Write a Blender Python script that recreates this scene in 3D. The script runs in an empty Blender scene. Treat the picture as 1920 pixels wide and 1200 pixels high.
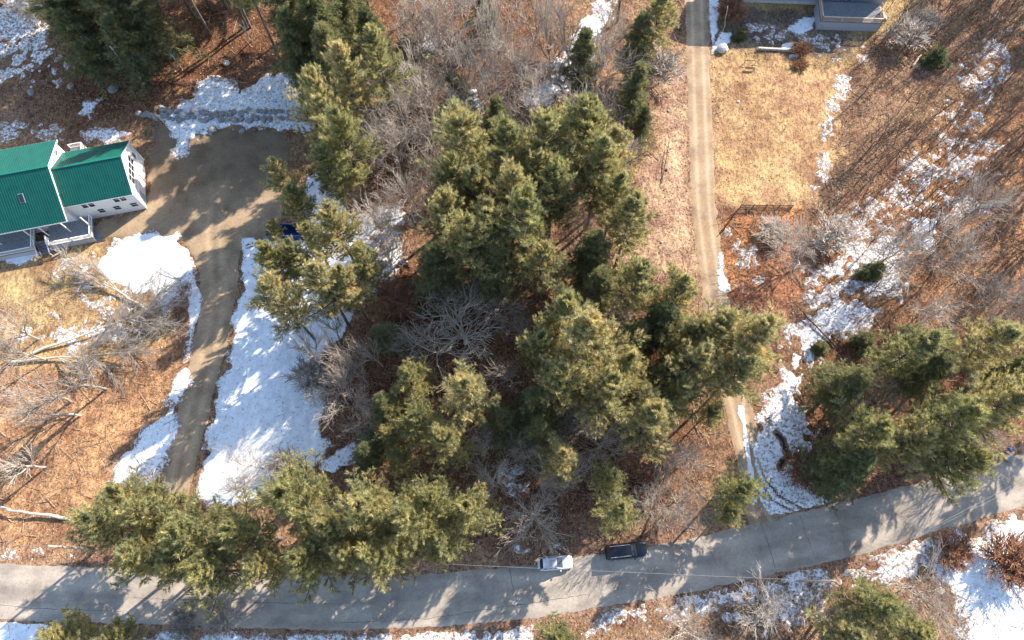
import bpy, math, random
import numpy as np
from mathutils import Vector, Matrix
R = math.radians
sc = bpy.context.scene
COL = sc.collection

# ------------------------------------------------------------------ camera
CAM_H, FPX = 100.0, 1350.0
TILT = math.atan(480 / FPX)
CT, ST = math.cos(TILT), math.sin(TILT)
cd = bpy.data.cameras.new("camera"); cam = bpy.data.objects.new("camera", cd); COL.objects.link(cam)
cd.sensor_width = 36; cd.lens = FPX / 1920 * 36; cd.clip_start = 1; cd.clip_end = 3000
cam.location = (0, 0, CAM_H); cam.rotation_euler = (TILT, 0, 0)
sc.camera = cam
# ------------------------------------------------------------------ light
SUN_EL = R(32); SDX, SDY = -0.735, -0.678          # direction in which shadows fall
wd = bpy.data.worlds.new("World"); sc.world = wd; wd.use_nodes = True
nt = wd.node_tree; sky = nt.nodes.new('ShaderNodeTexSky'); sky.sky_type = 'NISHITA'; sky.sun_disc = False
sky.sun_elevation = SUN_EL; sky.sun_rotation = math.atan2(-SDX, -SDY)
sky.air_density = 1.2; sky.dust_density = 0.6; sky.ozone_density = 1.5
bg = nt.nodes['Background']; bg.inputs[1].default_value = 0.15
nt.links.new(sky.outputs[0], bg.inputs[0])
sl = bpy.data.lights.new("sun", 'SUN'); sl.energy = 5.0; sl.angle = R(0.45); sl.color = (1.0, 0.90, 0.76)
so = bpy.data.objects.new("sun", sl); COL.objects.link(so)
so.rotation_euler = Vector((SDX * math.cos(SUN_EL), SDY * math.cos(SUN_EL), -math.sin(SUN_EL))).to_track_quat('-Z', 'Y').to_euler()
sc.view_settings.view_transform = 'Standard'; sc.view_settings.look = 'None'
sc.view_settings.exposure = 1.2; sc.view_settings.gamma = 1.0
sc.cycles.max_bounces = 6; sc.cycles.diffuse_bounces = 3; sc.cycles.transparent_max_bounces = 6


def P(px, py, z=0.0):                 # photograph coordinate -> place on the plane at height z
    u, v = px - 960.0, py - 600.0
    t = (CAM_H - z) / (v * ST + FPX * CT)
    return (u * t, (-v * CT + FPX * ST) * t)


def pscale(py, z=0.0):                # pixels per metre there
    return ((py - 600) * ST + FPX * CT) / (CAM_H - z)


# ------------------------------------------------------------------ numpy noise
_rng = np.random.default_rng(7)
_T = _rng.random((512, 512))


def vn(x, y, cell, seed=0):
    x = np.asarray(x) / cell + seed * 37.3; y = np.asarray(y) / cell + seed * 91.7
    xi = np.floor(x).astype(int); yi = np.floor(y).astype(int)
    fx = x - xi; fy = y - yi; fx = fx * fx * (3 - 2 * fx); fy = fy * fy * (3 - 2 * fy)
    g = lambda a, b: _T[(a) % 512, (b) % 512]
    return ((g(xi, yi) * (1 - fx) + g(xi + 1, yi) * fx) * (1 - fy) + (g(xi, yi + 1) * (1 - fx) + g(xi + 1, yi + 1) * fx) * fy) * 2 - 1


def fbm(x, y, cell, oct=4, seed=0, gain=0.55):
    s = 0; a = 1; t = 0
    for i in range(oct):
        c, d = math.cos(i * 1.1), math.sin(i * 1.1)
        s = s + a * vn(x * c - y * d, x * d + y * c, cell / 2 ** i, seed + i); t += a; a *= gain
    return s / t * 1.5


def ss(a, b, x):
    t = np.clip((x - a) / (b - a), 0, 1); return t * t * (3 - 2 * t)


def sdf(x, y, pts):                    # signed distance, positive inside
    x = np.asarray(x, float); y = np.asarray(y, float)
    d = np.full(x.shape, 1e9); ins = np.zeros(x.shape, bool); n = len(pts)
    for i in range(n):
        ax, ay = pts[i]; bx, by = pts[(i + 1) % n]
        ex, ey = bx - ax, by - ay; L = ex * ex + ey * ey + 1e-9
        t = np.clip(((x - ax) * ex + (y - ay) * ey) / L, 0, 1)
        d = np.minimum(d, np.hypot(x - ax - t * ex, y - ay - t * ey))
        c = ((ay > y) != (by > y))
        if ay != by: ins ^= c & (x < (bx - ax) * (y - ay) / (by - ay) + ax)
    return np.where(ins, d, -d)


def pdist(x, y, pts):                  # distance to an open polyline
    x = np.asarray(x, float); y = np.asarray(y, float); d = np.full(x.shape, 1e9)
    for (ax, ay), (bx, by) in zip(pts[:-1], pts[1:]):
        ex, ey = bx - ax, by - ay; L = ex * ex + ey * ey + 1e-9
        t = np.clip(((x - ax) * ex + (y - ay) * ey) / L, 0, 1)
        d = np.minimum(d, np.hypot(x - ax - t * ex, y - ay - t * ey))
    return d


W = lambda L: [P(a, b) for a, b in L]

# ------------------------------------------------------------------ layout on the ground
ROAD_UP = [(-500, 1050), (0, 1057), (150, 1063), (300, 1072), (560, 1080), (807, 1077), (940, 1065), (1007, 1057), (1140, 1036), (1280, 1013), (1427, 980), (1613, 933), (1770, 893), (1920, 850), (2500, 690)]
ROAD_LO = [(-500, 1152), (0, 1162), (150, 1167), (300, 1172), (640, 1182), (873, 1172), (1013, 1157), (1280, 1113), (1493, 1067), (1613, 1040), (1780, 989), (1920, 950), (2500, 790)]
road_poly = W(ROAD_UP + ROAD_LO[::-1])
road_cl = [((a[0] + b[0]) / 2, (a[1] + b[1]) / 2) for a, b in zip(W([(-500, 1050), (0, 1057), (300, 1072), (640, 1080), (1013, 1056), (1280, 1013), (1613, 933), (1920, 850), (2500, 690)]), W([(-500, 1152), (0, 1162), (300, 1172), (640, 1182), (1013, 1157), (1280, 1113), (1613, 1040), (1920, 950), (2500, 790)]))]
drive_poly = W([(285, 232), (335, 228), (420, 232), (560, 252), (580, 300), (560, 420), (535, 448), (455, 447), (447, 500), (436, 590), (412, 690), (385, 800), (365, 880), (352, 940), (348, 1075), (280, 1075), (297, 935), (318, 840), (345, 720), (370, 610), (378, 530), (368, 480), (345, 450), (322, 442), (220, 446), (150, 446), (190, 415), (270, 398), (285, 330)])
lane_cl = W([(1304, -120), (1306, 0), (1312, 200), (1320, 400), (1342, 560), (1366, 680), (1390, 790), (1412, 880), (1425, 960), (1440, 1000)])
lawn_poly = W([(1335, 108), (1480, 110), (1560, 128), (1590, 128), (1578, 200), (1548, 300), (1520, 378), (1385, 384), (1345, 400), (1335, 300)])
yardr_poly = W([(1335, -60), (1760, -60), (1700, 30), (1640, 80), (1600, 130), (1335, 120)])
strip_poly = W([(1225, 160), (1285, 100), (1290, 300), (1298, 520), (1240, 520), (1190, 480), (1200, 330), (1245, 250)])
lawnl_poly = W([(-80, 500), (90, 470), (190, 450), (250, 560), (330, 600), (340, 640), (300, 690), (200, 700), (-80, 680)])
leafl_poly = W([(-80, 700), (200, 690), (340, 620), (365, 520), (345, 700), (310, 800), (240, 930), (120, 1040), (-80, 1050)])
rust_poly = W([(1358, 400), (1500, 390), (1520, 450), (1500, 560), (1400, 590), (1360, 540)])
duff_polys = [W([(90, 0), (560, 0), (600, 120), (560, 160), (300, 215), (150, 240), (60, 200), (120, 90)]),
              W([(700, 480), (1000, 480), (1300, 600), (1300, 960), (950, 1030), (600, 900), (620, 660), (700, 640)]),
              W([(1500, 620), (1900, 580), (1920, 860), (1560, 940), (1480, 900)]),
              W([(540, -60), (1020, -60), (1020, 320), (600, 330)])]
house_flat = [(-52, 40), (-52, 70), (-95, 70), (-95, 40)]
houser_flat = W([(1380, 60), (1380, -200), (1800, -200), (1650, 80)])

# snow patches: (polygon in photograph coordinates, weight, softness m)
SNOW = [
    ([(198, 462), (222, 443), (330, 440), (348, 455), (366, 500), (371, 532), (338, 524), (325, 545), (310, 585), (296, 572), (288, 548), (236, 545), (205, 520), (185, 500)], 1.35, 0.8),
    ([(110, 470), (190, 455), (236, 545), (240, 590), (190, 600), (150, 560), (115, 520)], 0.58, 1.5),
    ([(30, 610), (100, 600), (270, 600), (275, 640), (180, 650), (130, 690), (100, 650), (30, 640)], 0.66, 1.2),
    ([(366, 500), (376, 560), (364, 640), (352, 710), (332, 790), (312, 850), (296, 925), (200, 920), (235, 850), (290, 790), (338, 700), (358, 600), (362, 520)], 1.05, 0.9),
    ([(5, 470), (60, 456), (78, 476), (40, 498), (8, 500)], 1.3, 0.5),
    ([(98, 447), (158, 438), (150, 452), (110, 457)], 1.3, 0.4),
    ([(458, 448), (575, 450), (575, 330), (620, 320), (650, 400), (672, 440), (670, 520), (680, 560), (650, 640), (605, 655), (590, 700), (600, 780), (618, 830), (590, 875), (540, 885), (480, 935), (356, 946), (368, 890), (392, 800), (418, 690), (440, 600), (452, 510)], 1.3, 0.9),
    ([(660, 400), (760, 375), (775, 450), (740, 530), (690, 545), (665, 480)], 0.80, 1.3),
    ([(590, 880), (700, 800), (720, 780), (690, 830), (620, 890)], 0.95, 0.8),
    ([(-60, -20), (88, -20), (105, 60), (128, 110), (118, 165), (60, 172), (-60, 160)], 0.70, 1.5),
    ([(0, 225), (120, 232), (118, 262), (0, 262)], 0.62, 1.0),
    ([(150, 185), (185, 190), (170, 225), (145, 215)], 0.85, 0.7),
    ([(155, 248), (260, 238), (262, 262), (165, 268)], 0.8, 0.8),
    ([(358, 180), (385, 145), (425, 150), (450, 175), (500, 130), (550, 135), (580, 175), (580, 240), (520, 252), (440, 240), (365, 250), (350, 296), (330, 300), (312, 280), (330, 245), (290, 218), (330, 200)], 0.92, 1.1),
    ([(980, 190), (1090, 40), (1120, 0), (1150, 0), (1120, 100), (1060, 180), (1000, 210)], 0.8, 1.2),
    ([(780, 40), (830, 60), (830, 110), (790, 110)], 0.8, 1),
    ([(850, 160), (900, 160), (905, 215), (870, 200)], 0.95, 0.8),
    ([(1331, -20), (1345, -20), (1346, 55), (1338, 90), (1331, 70)], 1.25, 0.4),
    ([(1480, 55), (1505, 30), (1532, 33), (1530, 60), (1500, 66)], 1.2, 0.5),
    ([(1350, 60), (1372, 60), (1372, 80), (1335, 102), (1334, 88)], 1.2, 0.4),
    ([(1466, 86), (1482, 80), (1492, 84), (1490, 97), (1466, 96)], 1.3, 0.3),
    ([(1400, 48), (1640, 66), (1620, 110), (1500, 100), (1400, 75)], 0.48, 1.0),
    ([(1478, 104), (1496, 104), (1496, 110), (1480, 110)], 1.1, 0.3),
    ([(1570, 140), (1592, 150), (1588, 200), (1560, 230), (1558, 300), (1530, 380), (1512, 372), (1530, 310), (1545, 230)], 0.62, 0.8),
    ([(1560, 400), (1640, 360), (1720, 280), (1800, 160), (1850, 60), (1900, 40), (1920, 120), (1860, 250), (1850, 380), (1780, 440), (1700, 480), (1600, 500), (1540, 460)], 0.60, 2.5),
    ([(1700, 400), (1770, 400), (1750, 470), (1700, 465)], 0.95, 1.0),
    ([(1560, 430), (1680, 440), (1690, 560), (1600, 570), (1540, 600), (1480, 700), (1470, 640), (1500, 580)], 0.72, 1.5),
    ([(1500, 580), (1620, 540), (1660, 600), (1580, 640), (1520, 680), (1500, 760), (1540, 820), (1470, 850), (1430, 960), (1395, 800), (1440, 760), (1470, 660)], 0.82, 1.5),
    ([(1398, 820), (1470, 800), (1530, 830), (1540, 945), (1440, 975), (1400, 900)], 0.86, 1.0),
    ([(1345, 470), (1360, 480), (1368, 545), (1355, 550), (1343, 520)], 0.95, 0.5),
    ([(1360, 430), (1420, 440), (1430, 520), (1380, 540)], 0.45, 1.0),
    ([(1260, 1130), (1490, 1080), (1650, 1040), (1920, 968), (2100, 900), (2100, 1240), (1840, 1240), (1760, 1090), (1600, 1095), (1420, 1120), (1240, 1150)], 0.80, 1.4),
    ([(1790, 1040), (1900, 985), (1990, 980), (1990, 1240), (1850, 1240), (1770, 1080)], 1.1, 1.2),
    ([(1060, 1160), (1200, 1135), (1420, 1095), (1560, 1100), (1500, 1200), (1260, 1160), (1090, 1180)], 0.66, 1.3),
    ([(-40, 1170), (90, 1172), (62, 1220), (-40, 1220)], 1.2, 0.6),
    ([(260, 1184), (560, 1190), (560, 1230), (260, 1230)], 0.88, 0.8),
    ([(560, 1188), (860, 1178), (1000, 1170), (1000, 1230), (560, 1230)], 0.74, 0.8),
    ([(0, 1020), (140, 1025), (140, 1055), (0, 1052)], 0.62, 1.0),
    ([(920, 1032), (1040, 1022), (1052, 1018), (1040, 1032), (960, 1040)], 0.9, 0.6),
    ([(930, 830), (990, 880), (960, 960), (930, 940)], 0.55, 1.2),
    ([(1383, 760), (1396, 760), (1422, 940), (1410, 940)], 1.2, 0.25),
]


def fade_flat(x, y):                  # 0 where the ground is levelled, 1 in the rough
    f = np.clip(-sdf(x, y, road_poly) / 4, 0, 1)
    f = f * np.clip(-sdf(x, y, drive_poly) / 3, 0, 1)
    f = f * np.clip((pdist(x, y, lane_cl) - 2.4) / 3, 0, 1)
    f = f * np.clip(-sdf(x, y, house_flat) / 4, 0, 1) * np.clip(-sdf(x, y, houser_flat) / 4, 0, 1)
    return f


def gz(x, y):
    x = np.asarray(x, float); y = np.asarray(y, float)
    f = fade_flat(x, y)
    lawn = np.clip(1 - ss(-1.5, 1.0, sdf(x, y, lawn_poly)), 0.15, 1) * np.clip(1 - ss(-1.5, 1.0, sdf(x, y, lawnl_poly)), 0.3, 1)
    return f * (0.35 * fbm(x, y, 11, 2, 3) + lawn * (0.11 * fbm(x, y, 1.7, 3, 9)))


def gz1(x, y): return float(gz(np.array([x]), np.array([y]))[0])


# ------------------------------------------------------------------ materials
def newmat(name):
    m = bpy.data.materials.new(name); m.use_nodes = True
    n = m.node_tree.nodes; l = m.node_tree.links
    return m, n, l, n['Principled BSDF']


def ramp(n, stops, interp='LINEAR'):
    r = n.new('ShaderNodeValToRGB'); e = r.color_ramp.elements; r.color_ramp.interpolation = interp
    while len(e) < len(stops): e.new(0.5)
    for s, (p, c) in zip(e, stops): s.position = p; s.color = (*c, 1) if len(c) == 3 else c
    return r


def tex(n, l, kind, scale, detail=4, co=None, vec_scale=None, **kw):
    t = n.new('ShaderNodeTex' + kind)
    t.inputs['Scale'].default_value = scale
    if 'Detail' in t.inputs: t.inputs['Detail'].default_value = detail
    g = n.new('ShaderNodeNewGeometry') if co is None else None
    src = g.outputs['Position'] if co is None else co
    if vec_scale:
        mp = n.new('ShaderNodeMapping'); mp.inputs['Scale'].default_value = vec_scale[:3]
        if len(vec_scale) > 3: mp.inputs['Rotation'].default_value = (0, 0, vec_scale[3])
        l.new(src, mp.inputs[0]); src = mp.outputs[0]
    l.new(src, t.inputs['Vector'])
    return t


def mix(n, l, fac, a, b, typ='MIX'):
    m = n.new('ShaderNodeMix'); m.data_type = 'RGBA'; m.blend_type = typ
    for i, v in ((0, fac), (6, a), (7, b)):
        if hasattr(v, 'is_linked'): l.new(v, m.inputs[i])
        elif isinstance(v, (int, float)): m.inputs[i].default_value = v
        else: m.inputs[i].default_value = (*v, 1)
    return m.outputs[2]


def bump(n, l, h, strength, dist, bsdf):
    b = n.new('ShaderNodeBump'); b.inputs['Strength'].default_value = strength; b.inputs['Distance'].default_value = dist
    l.new(h, b.inputs['Height']); l.new(b.outputs[0], bsdf.inputs['Normal'])


def plain(name, col, rough=0.7, metal=0.0, var=0.12, scale=3.0, spec=0.3, coat=0.0):
    m, n, l, b = newmat(name)
    t = tex(n, l, 'Noise', scale, 6)
    r = ramp(n, [(0.3, tuple(c * (1 - var) for c in col)), (0.7, tuple(min(1, c * (1 + var)) for c in col))])
    l.new(t.outputs['Fac'], r.inputs[0]); l.new(r.outputs[0], b.inputs['Base Color'])
    b.inputs['Roughness'].default_value = rough; b.inputs['Metallic'].default_value = metal
    b.inputs['Specular IOR Level'].default_value = spec; b.inputs['Coat Weight'].default_value = coat
    return m


def attr(n, name):
    a = n.new('ShaderNodeAttribute'); a.attribute_name = name; return a


def ground_mat():
    m, n, l, b = newmat("forest_floor")
    a = attr(n, 'region')
    v = tex(n, l, 'Voronoi', 4.2); v.inputs['Randomness'].default_value = 1
    sep = n.new('ShaderNodeSeparateColor'); l.new(v.outputs['Color'], sep.inputs[0])
    r1 = ramp(n, [(0, (0.35, 0.30, 0.30)), (0.25, (0.66, 0.60, 0.58)), (0.6, (0.95, 0.95, 0.95)), (0.85, (1.2, 1.2, 1.2)), (1, (1.6, 1.7, 1.8))])
    l.new(sep.outputs[0], r1.inputs[0])
    c = mix(n, l, a.outputs['Alpha'], a.outputs['Color'], mix(n, l, 1.0, a.outputs['Color'], r1.outputs[0], 'MULTIPLY'))
    t2 = tex(n, l, 'Noise', 1.1, 8); t2.inputs['Roughness'].default_value = 0.75
    r2 = ramp(n, [(0.30, (0.30, 0.25, 0.27)), (0.5, (0.85, 0.83, 0.82)), (0.70, (1.35, 1.3, 1.2))])
    l.new(t2.outputs['Fac'], r2.inputs[0])
    c = mix(n, l, 0.85, c, r2.outputs[0], 'MULTIPLY')
    t3 = tex(n, l, 'Noise', 0.22, 4)
    r3 = ramp(n, [(0.32, (0.62, 0.50, 0.52)), (0.5, (0.95, 0.92, 0.90)), (0.68, (1.3, 1.28, 1.15))]); l.new(t3.outputs['Fac'], r3.inputs[0])
    c = mix(n, l, 0.9, c, r3.outputs[0], 'MULTIPLY')
    # matted blades and twigs lying about
    t4 = tex(n, l, 'Noise', 3.4, 5, vec_scale=(1, 0.30, 1, 0.7)); r4 = ramp(n, [(0.38, (0.66, 0.64, 0.64)), (0.52, (1, 1, 1)), (0.66, (1.28, 1.26, 1.2))])
    l.new(t4.outputs['Fac'], r4.inputs[0]); c = mix(n, l, 0.7, c, r4.outputs[0], 'MULTIPLY')
    l.new(c, b.inputs['Base Color']); b.inputs['Roughness'].default_value = 0.95; b.inputs['Specular IOR Level'].default_value = 0.1
    ad = n.new('ShaderNodeMath'); l.new(sep.outputs[1], ad.inputs[0]); l.new(t2.outputs['Fac'], ad.inputs[1])
    bump(n, l, ad.outputs[0], 0.55, 0.12, b)
    return m


def snow_mat():
    m, n, l, b = newmat("old_snow")
    a = attr(n, 'thin')
    t = tex(n, l, 'Noise', 2.2, 8); t.inputs['Roughness'].default_value = 0.85
    ad = n.new('ShaderNodeMath'); ad.operation = 'MULTIPLY_ADD'; l.new(a.outputs['Fac'], ad.inputs[0]); ad.inputs[1].default_value = 0.17; l.new(t.outputs['Fac'], ad.inputs[2])
    r = ramp(n, [(0.60, (0, 0, 0)), (0.67, (1, 1, 1))]); l.new(ad.outputs[0], r.inputs[0])
    t2 = tex(n, l, 'Noise', 0.9, 6)
    r2 = ramp(n, [(0.3, (0.68, 0.70, 0.74)), (0.6, (0.82, 0.84, 0.87))]); l.new(t2.outputs['Fac'], r2.inputs[0])
    v = tex(n, l, 'Voronoi', 4.0); r3 = ramp(n, [(0.0, (0.10, 0.06, 0.045)), (1, (0.26, 0.16, 0.10))])
    l.new(v.outputs['Color'], r3.inputs[0])
    c = mix(n, l, r.outputs[0], r2.outputs[0], r3.outputs[0]); l.new(c, b.inputs['Base Color'])
    b.inputs['Roughness'].default_value = 0.7; b.inputs['Specular IOR Level'].default_value = 0.2
    bump(n, l, t2.outputs['Fac'], 0.7, 0.3, b)
    return m


def track_mat(name, c0, c1, speck=0.5, sc1=2.6):
    m, n, l, b = newmat(name)
    a = attr(n, 'tone')
    c = mix(n, l, a.outputs['Fac'], c0, c1)
    t = tex(n, l, 'Noise', sc1, 8); t.inputs['Roughness'].default_value = 0.72
    r = ramp(n, [(0.3, (0.72, 0.71, 0.70)), (0.5, (1, 1, 1)), (0.72, (1.22, 1.2, 1.16))]); l.new(t.outputs['Fac'], r.inputs[0])
    c = mix(n, l, speck, c, r.outputs[0], 'MULTIPLY')
    t2 = tex(n, l, 'Noise', 0.35, 4); r2 = ramp(n, [(0.33, (0.74, 0.73, 0.72)), (0.5, (1, 1, 1)), (0.67, (1.12, 1.11, 1.08))]); l.new(t2.outputs['Fac'], r2.inputs[0])
    c = mix(n, l, 0.9, c, r2.outputs[0], 'MULTIPLY')
    t5 = tex(n, l, 'Noise', 14, 3); r5 = ramp(n, [(0.3, (0.75, 0.75, 0.75)), (0.7, (1.2, 1.2, 1.2))]); l.new(t5.outputs['Fac'], r5.inputs[0])
    c = mix(n, l, 0.6, c, r5.outputs[0], 'MULTIPLY')
    l.new(c, b.inputs['Base Color']); b.inputs['Roughness'].default_value = 0.9; b.inputs['Specular IOR Level'].default_value = 0.2
    bump(n, l, t.outputs['Fac'], 0.3, 0.05, b)
    return m


def leaf_mat(name, dark, palest, hue=0.05):
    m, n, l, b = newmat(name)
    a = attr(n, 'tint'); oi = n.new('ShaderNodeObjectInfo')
    c = mix(n, l, a.outputs['Fac'], dark, palest)  # random tint picks each tuft's own needle colour, dark green to pale yellow-green
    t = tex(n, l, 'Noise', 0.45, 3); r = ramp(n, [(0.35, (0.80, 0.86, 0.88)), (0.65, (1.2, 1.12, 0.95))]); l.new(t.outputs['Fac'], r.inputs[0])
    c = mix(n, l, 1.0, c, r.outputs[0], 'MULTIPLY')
    h = n.new('ShaderNodeHueSaturation'); l.new(c, h.inputs['Color'])
    mr = n.new('ShaderNodeMapRange'); mr.inputs[3].default_value = 0.480; mr.inputs[4].default_value = 0.512; l.new(oi.outputs['Random'], mr.inputs[0]); l.new(mr.outputs[0], h.inputs['Hue'])
    mv = n.new('ShaderNodeMapRange'); mv.inputs[3].default_value = 1.18; mv.inputs[4].default_value = 0.82; l.new(oi.outputs['Random'], mv.inputs[0]); l.new(mv.outputs[0], h.inputs['Value'])
    h.inputs['Saturation'].default_value = 1.0
    l.new(h.outputs[0], b.inputs['Base Color']); b.inputs['Roughness'].default_value = 0.6; b.inputs['Specular IOR Level'].default_value = 0.25
    tr = n.new('ShaderNodeBsdfTranslucent'); l.new(h.outputs[0], tr.inputs[0]); mx = n.new('ShaderNodeMixShader'); mx.inputs[0].default_value = 0.46
    l.new(b.outputs[0], mx.inputs[1]); l.new(tr.outputs[0], mx.inputs[2]); l.new(mx.outputs[0], n['Material Output'].inputs[0])
    return m


def bark_mat(name, c0, c1, scale=2.0):
    m, n, l, b = newmat(name)
    tc = n.new('ShaderNodeTexCoord'); oi = n.new('ShaderNodeObjectInfo')
    t = tex(n, l, 'Noise', scale, 6, co=tc.outputs['Object'])
    r = ramp(n, [(0.3, c0), (0.7, c1)]); l.new(t.outputs['Fac'], r.inputs[0])
    h = n.new('ShaderNodeHueSaturation'); l.new(r.outputs[0], h.inputs['Color']); mr = n.new('ShaderNodeMapRange'); mr.inputs[3].default_value = 0.75; mr.inputs[4].default_value = 1.25
    l.new(oi.outputs['Random'], mr.inputs[0]); l.new(mr.outputs[0], h.inputs['Value'])
    l.new(h.outputs[0], b.inputs['Base Color']); b.inputs['Roughness'].default_value = 0.9; b.inputs['Specular IOR Level'].default_value = 0.1
    return m


M = {}
M['ground'] = ground_mat(); M['snow'] = snow_mat()
M['road'] = track_mat("worn_asphalt", (0.26, 0.222, 0.188), (0.40, 0.345, 0.290), 0.75)
M['drive'] = track_mat("packed_gravel", (0.20, 0.145, 0.095), (0.42, 0.305, 0.195), 0.95)
M['lane'] = track_mat("lane_dirt", (0.29, 0.195, 0.12), (0.46, 0.345, 0.235), 0.85)
M['crack'] = plain("tar_crack", (0.08, 0.075, 0.075))
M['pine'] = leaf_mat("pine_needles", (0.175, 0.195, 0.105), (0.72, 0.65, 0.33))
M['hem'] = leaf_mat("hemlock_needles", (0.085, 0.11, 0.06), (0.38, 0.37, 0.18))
M['bark'] = bark_mat("conifer_bark", (0.09, 0.075, 0.06), (0.22, 0.19, 0.16))
M['gray'] = bark_mat("bare_bark", (0.28, 0.245, 0.215), (0.52, 0.46, 0.40))
M['twig'] = bark_mat("bare_twigs", (0.34, 0.285, 0.245), (0.58, 0.51, 0.44))
M['pale'] = bark_mat("weathered_wood", (0.48, 0.41, 0.33), (0.68, 0.60, 0.48))
M['dark'] = bark_mat("dark_sapling_bark", (0.09, 0.065, 0.055), (0.24, 0.18, 0.14))
M['red'] = bark_mat("red_brush", (0.14, 0.065, 0.045), (0.36, 0.19, 0.11))
M['brush'] = bark_mat("brush_stems", (0.18, 0.12, 0.09), (0.48, 0.36, 0.25), 0.5)
M['wall'] = plain("white_siding", (0.74, 0.73, 0.72), 0.6, var=0.05)
M['trim'] = plain("white_trim", (0.80, 0.79, 0.78), 0.5, var=0.04)
M['gwall'] = plain("grey_siding", (0.36, 0.38, 0.42), 0.6, var=0.06)
M['glass'] = plain("dark_glass", (0.03, 0.035, 0.05), 0.12, spec=0.6, var=0.3)
M['brick'] = plain("chimney_brick", (0.40, 0.22, 0.16), 0.85, scale=9, var=0.3)
M['deckw'] = plain("grey_deck_boards", (0.20, 0.21, 0.22), 0.8, var=0.2)
M['tanw'] = plain("tan_rail_wood", (0.55, 0.42, 0.32), 0.8, var=0.2)
M['oldw'] = plain("dark_old_wood", (0.10, 0.07, 0.05), 0.9, var=0.3)
M['stone'] = plain("granite", (0.25, 0.24, 0.23), 0.9, scale=2.5, var=0.35)
M['lstone'] = plain("pale_granite", (0.55, 0.52, 0.48), 0.9, scale=4, var=0.25)
M['paver'] = plain("slate_paver", (0.22, 0.24, 0.27), 0.8, var=0.2)
M['silver'] = plain("silver_paint", (0.56, 0.56, 0.58), 0.30, 0.45, var=0.04, coat=0.5)
M['black'] = plain("black_paint", (0.008, 0.011, 0.018), 0.3, 0.0, var=0.2, coat=0.25, spec=0.35)
M['tyre'] = plain("tyre_rubber", (0.02, 0.02, 0.02), 0.9)
M['rail'] = plain("roof_rail_metal", (0.55, 0.50, 0.50), 0.35, 0.6)
M['lamp'] = plain("lamp_lens", (0.7, 0.7, 0.68), 0.15)
M['rlamp'] = plain("tail_lamp_lens", (0.35, 0.02, 0.02), 0.2)
M['blue'] = plain("blue_steel", (0.008, 0.035, 0.14), 0.5, var=0.3)
M['rust'] = plain("rusty_steel", (0.16, 0.045, 0.025), 0.8, var=0.4, scale=6)
M['pole'] = bark_mat("pole_wood", (0.30, 0.24, 0.20), (0.48, 0.40, 0.34))
M['wire'] = plain("wire_metal", (0.30, 0.29, 0.28), 0.5)
M['water'] = plain("brook_water", (0.012, 0.013, 0.015), 0.35, spec=0.3)


def roof_mat():
    m, n, l, b = newmat("green_ribbed_metal")
    t = tex(n, l, 'Noise', 0.8, 5)
    r = ramp(n, [(0.3, (0.003, 0.070, 0.058)), (0.7, (0.005, 0.10, 0.078))]); l.new(t.outputs['Fac'], r.inputs[0])
    l.new(r.outputs[0], b.inputs['Base Color']); b.inputs['Roughness'].default_value = 0.42; b.inputs['Metallic'].default_value = 0.0
    b.inputs['Specular IOR Level'].default_value = 0.4
    return m


M['roof'] = roof_mat()
M['rib'] = plain("green_rib_metal", (0.012, 0.15, 0.11), 0.4, var=0.1)


# ------------------------------------------------------------------ object helpers
def tag(o, label, cat=None, group=None, kind=None):
    if label: o['label'] = label
    if cat: o['category'] = cat
    if group: o['group'] = group
    if kind: o['kind'] = kind
    return o


def empty(name, loc=(0, 0, 0), rz=0.0):
    o = bpy.data.objects.new(name, None); COL.objects.link(o); o.location = loc; o.rotation_euler = (0, 0, rz); o.empty_display_size = 0.5
    return o


def link(name, me, mat, parent=None):
    o = bpy.data.objects.new(name, me); COL.objects.link(o)
    if mat is not None and not me.materials: me.materials.append(mat)
    if parent is not None: o.parent = parent
    return o


def npmesh(name, V, F, smooth=False):          # F: (n,3) or (n,4) int array
    me = bpy.data.meshes.new(name); V = np.asarray(V, np.float32); F = np.asarray(F, np.int32); k = F.shape[1]
    me.vertices.add(len(V)); me.vertices.foreach_set('co', V.ravel())
    me.loops.add(F.size); me.loops.foreach_set('vertex_index', F.ravel())
    me.polygons.add(len(F)); me.polygons.foreach_set('loop_start', np.arange(0, F.size, k, dtype=np.int32))
    me.polygons.foreach_set('loop_total', np.full(len(F), k, np.int32))
    if smooth: me.polygons.foreach_set('use_smooth', np.ones(len(F), bool))
    me.update(calc_edges=True)
    return me


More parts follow.
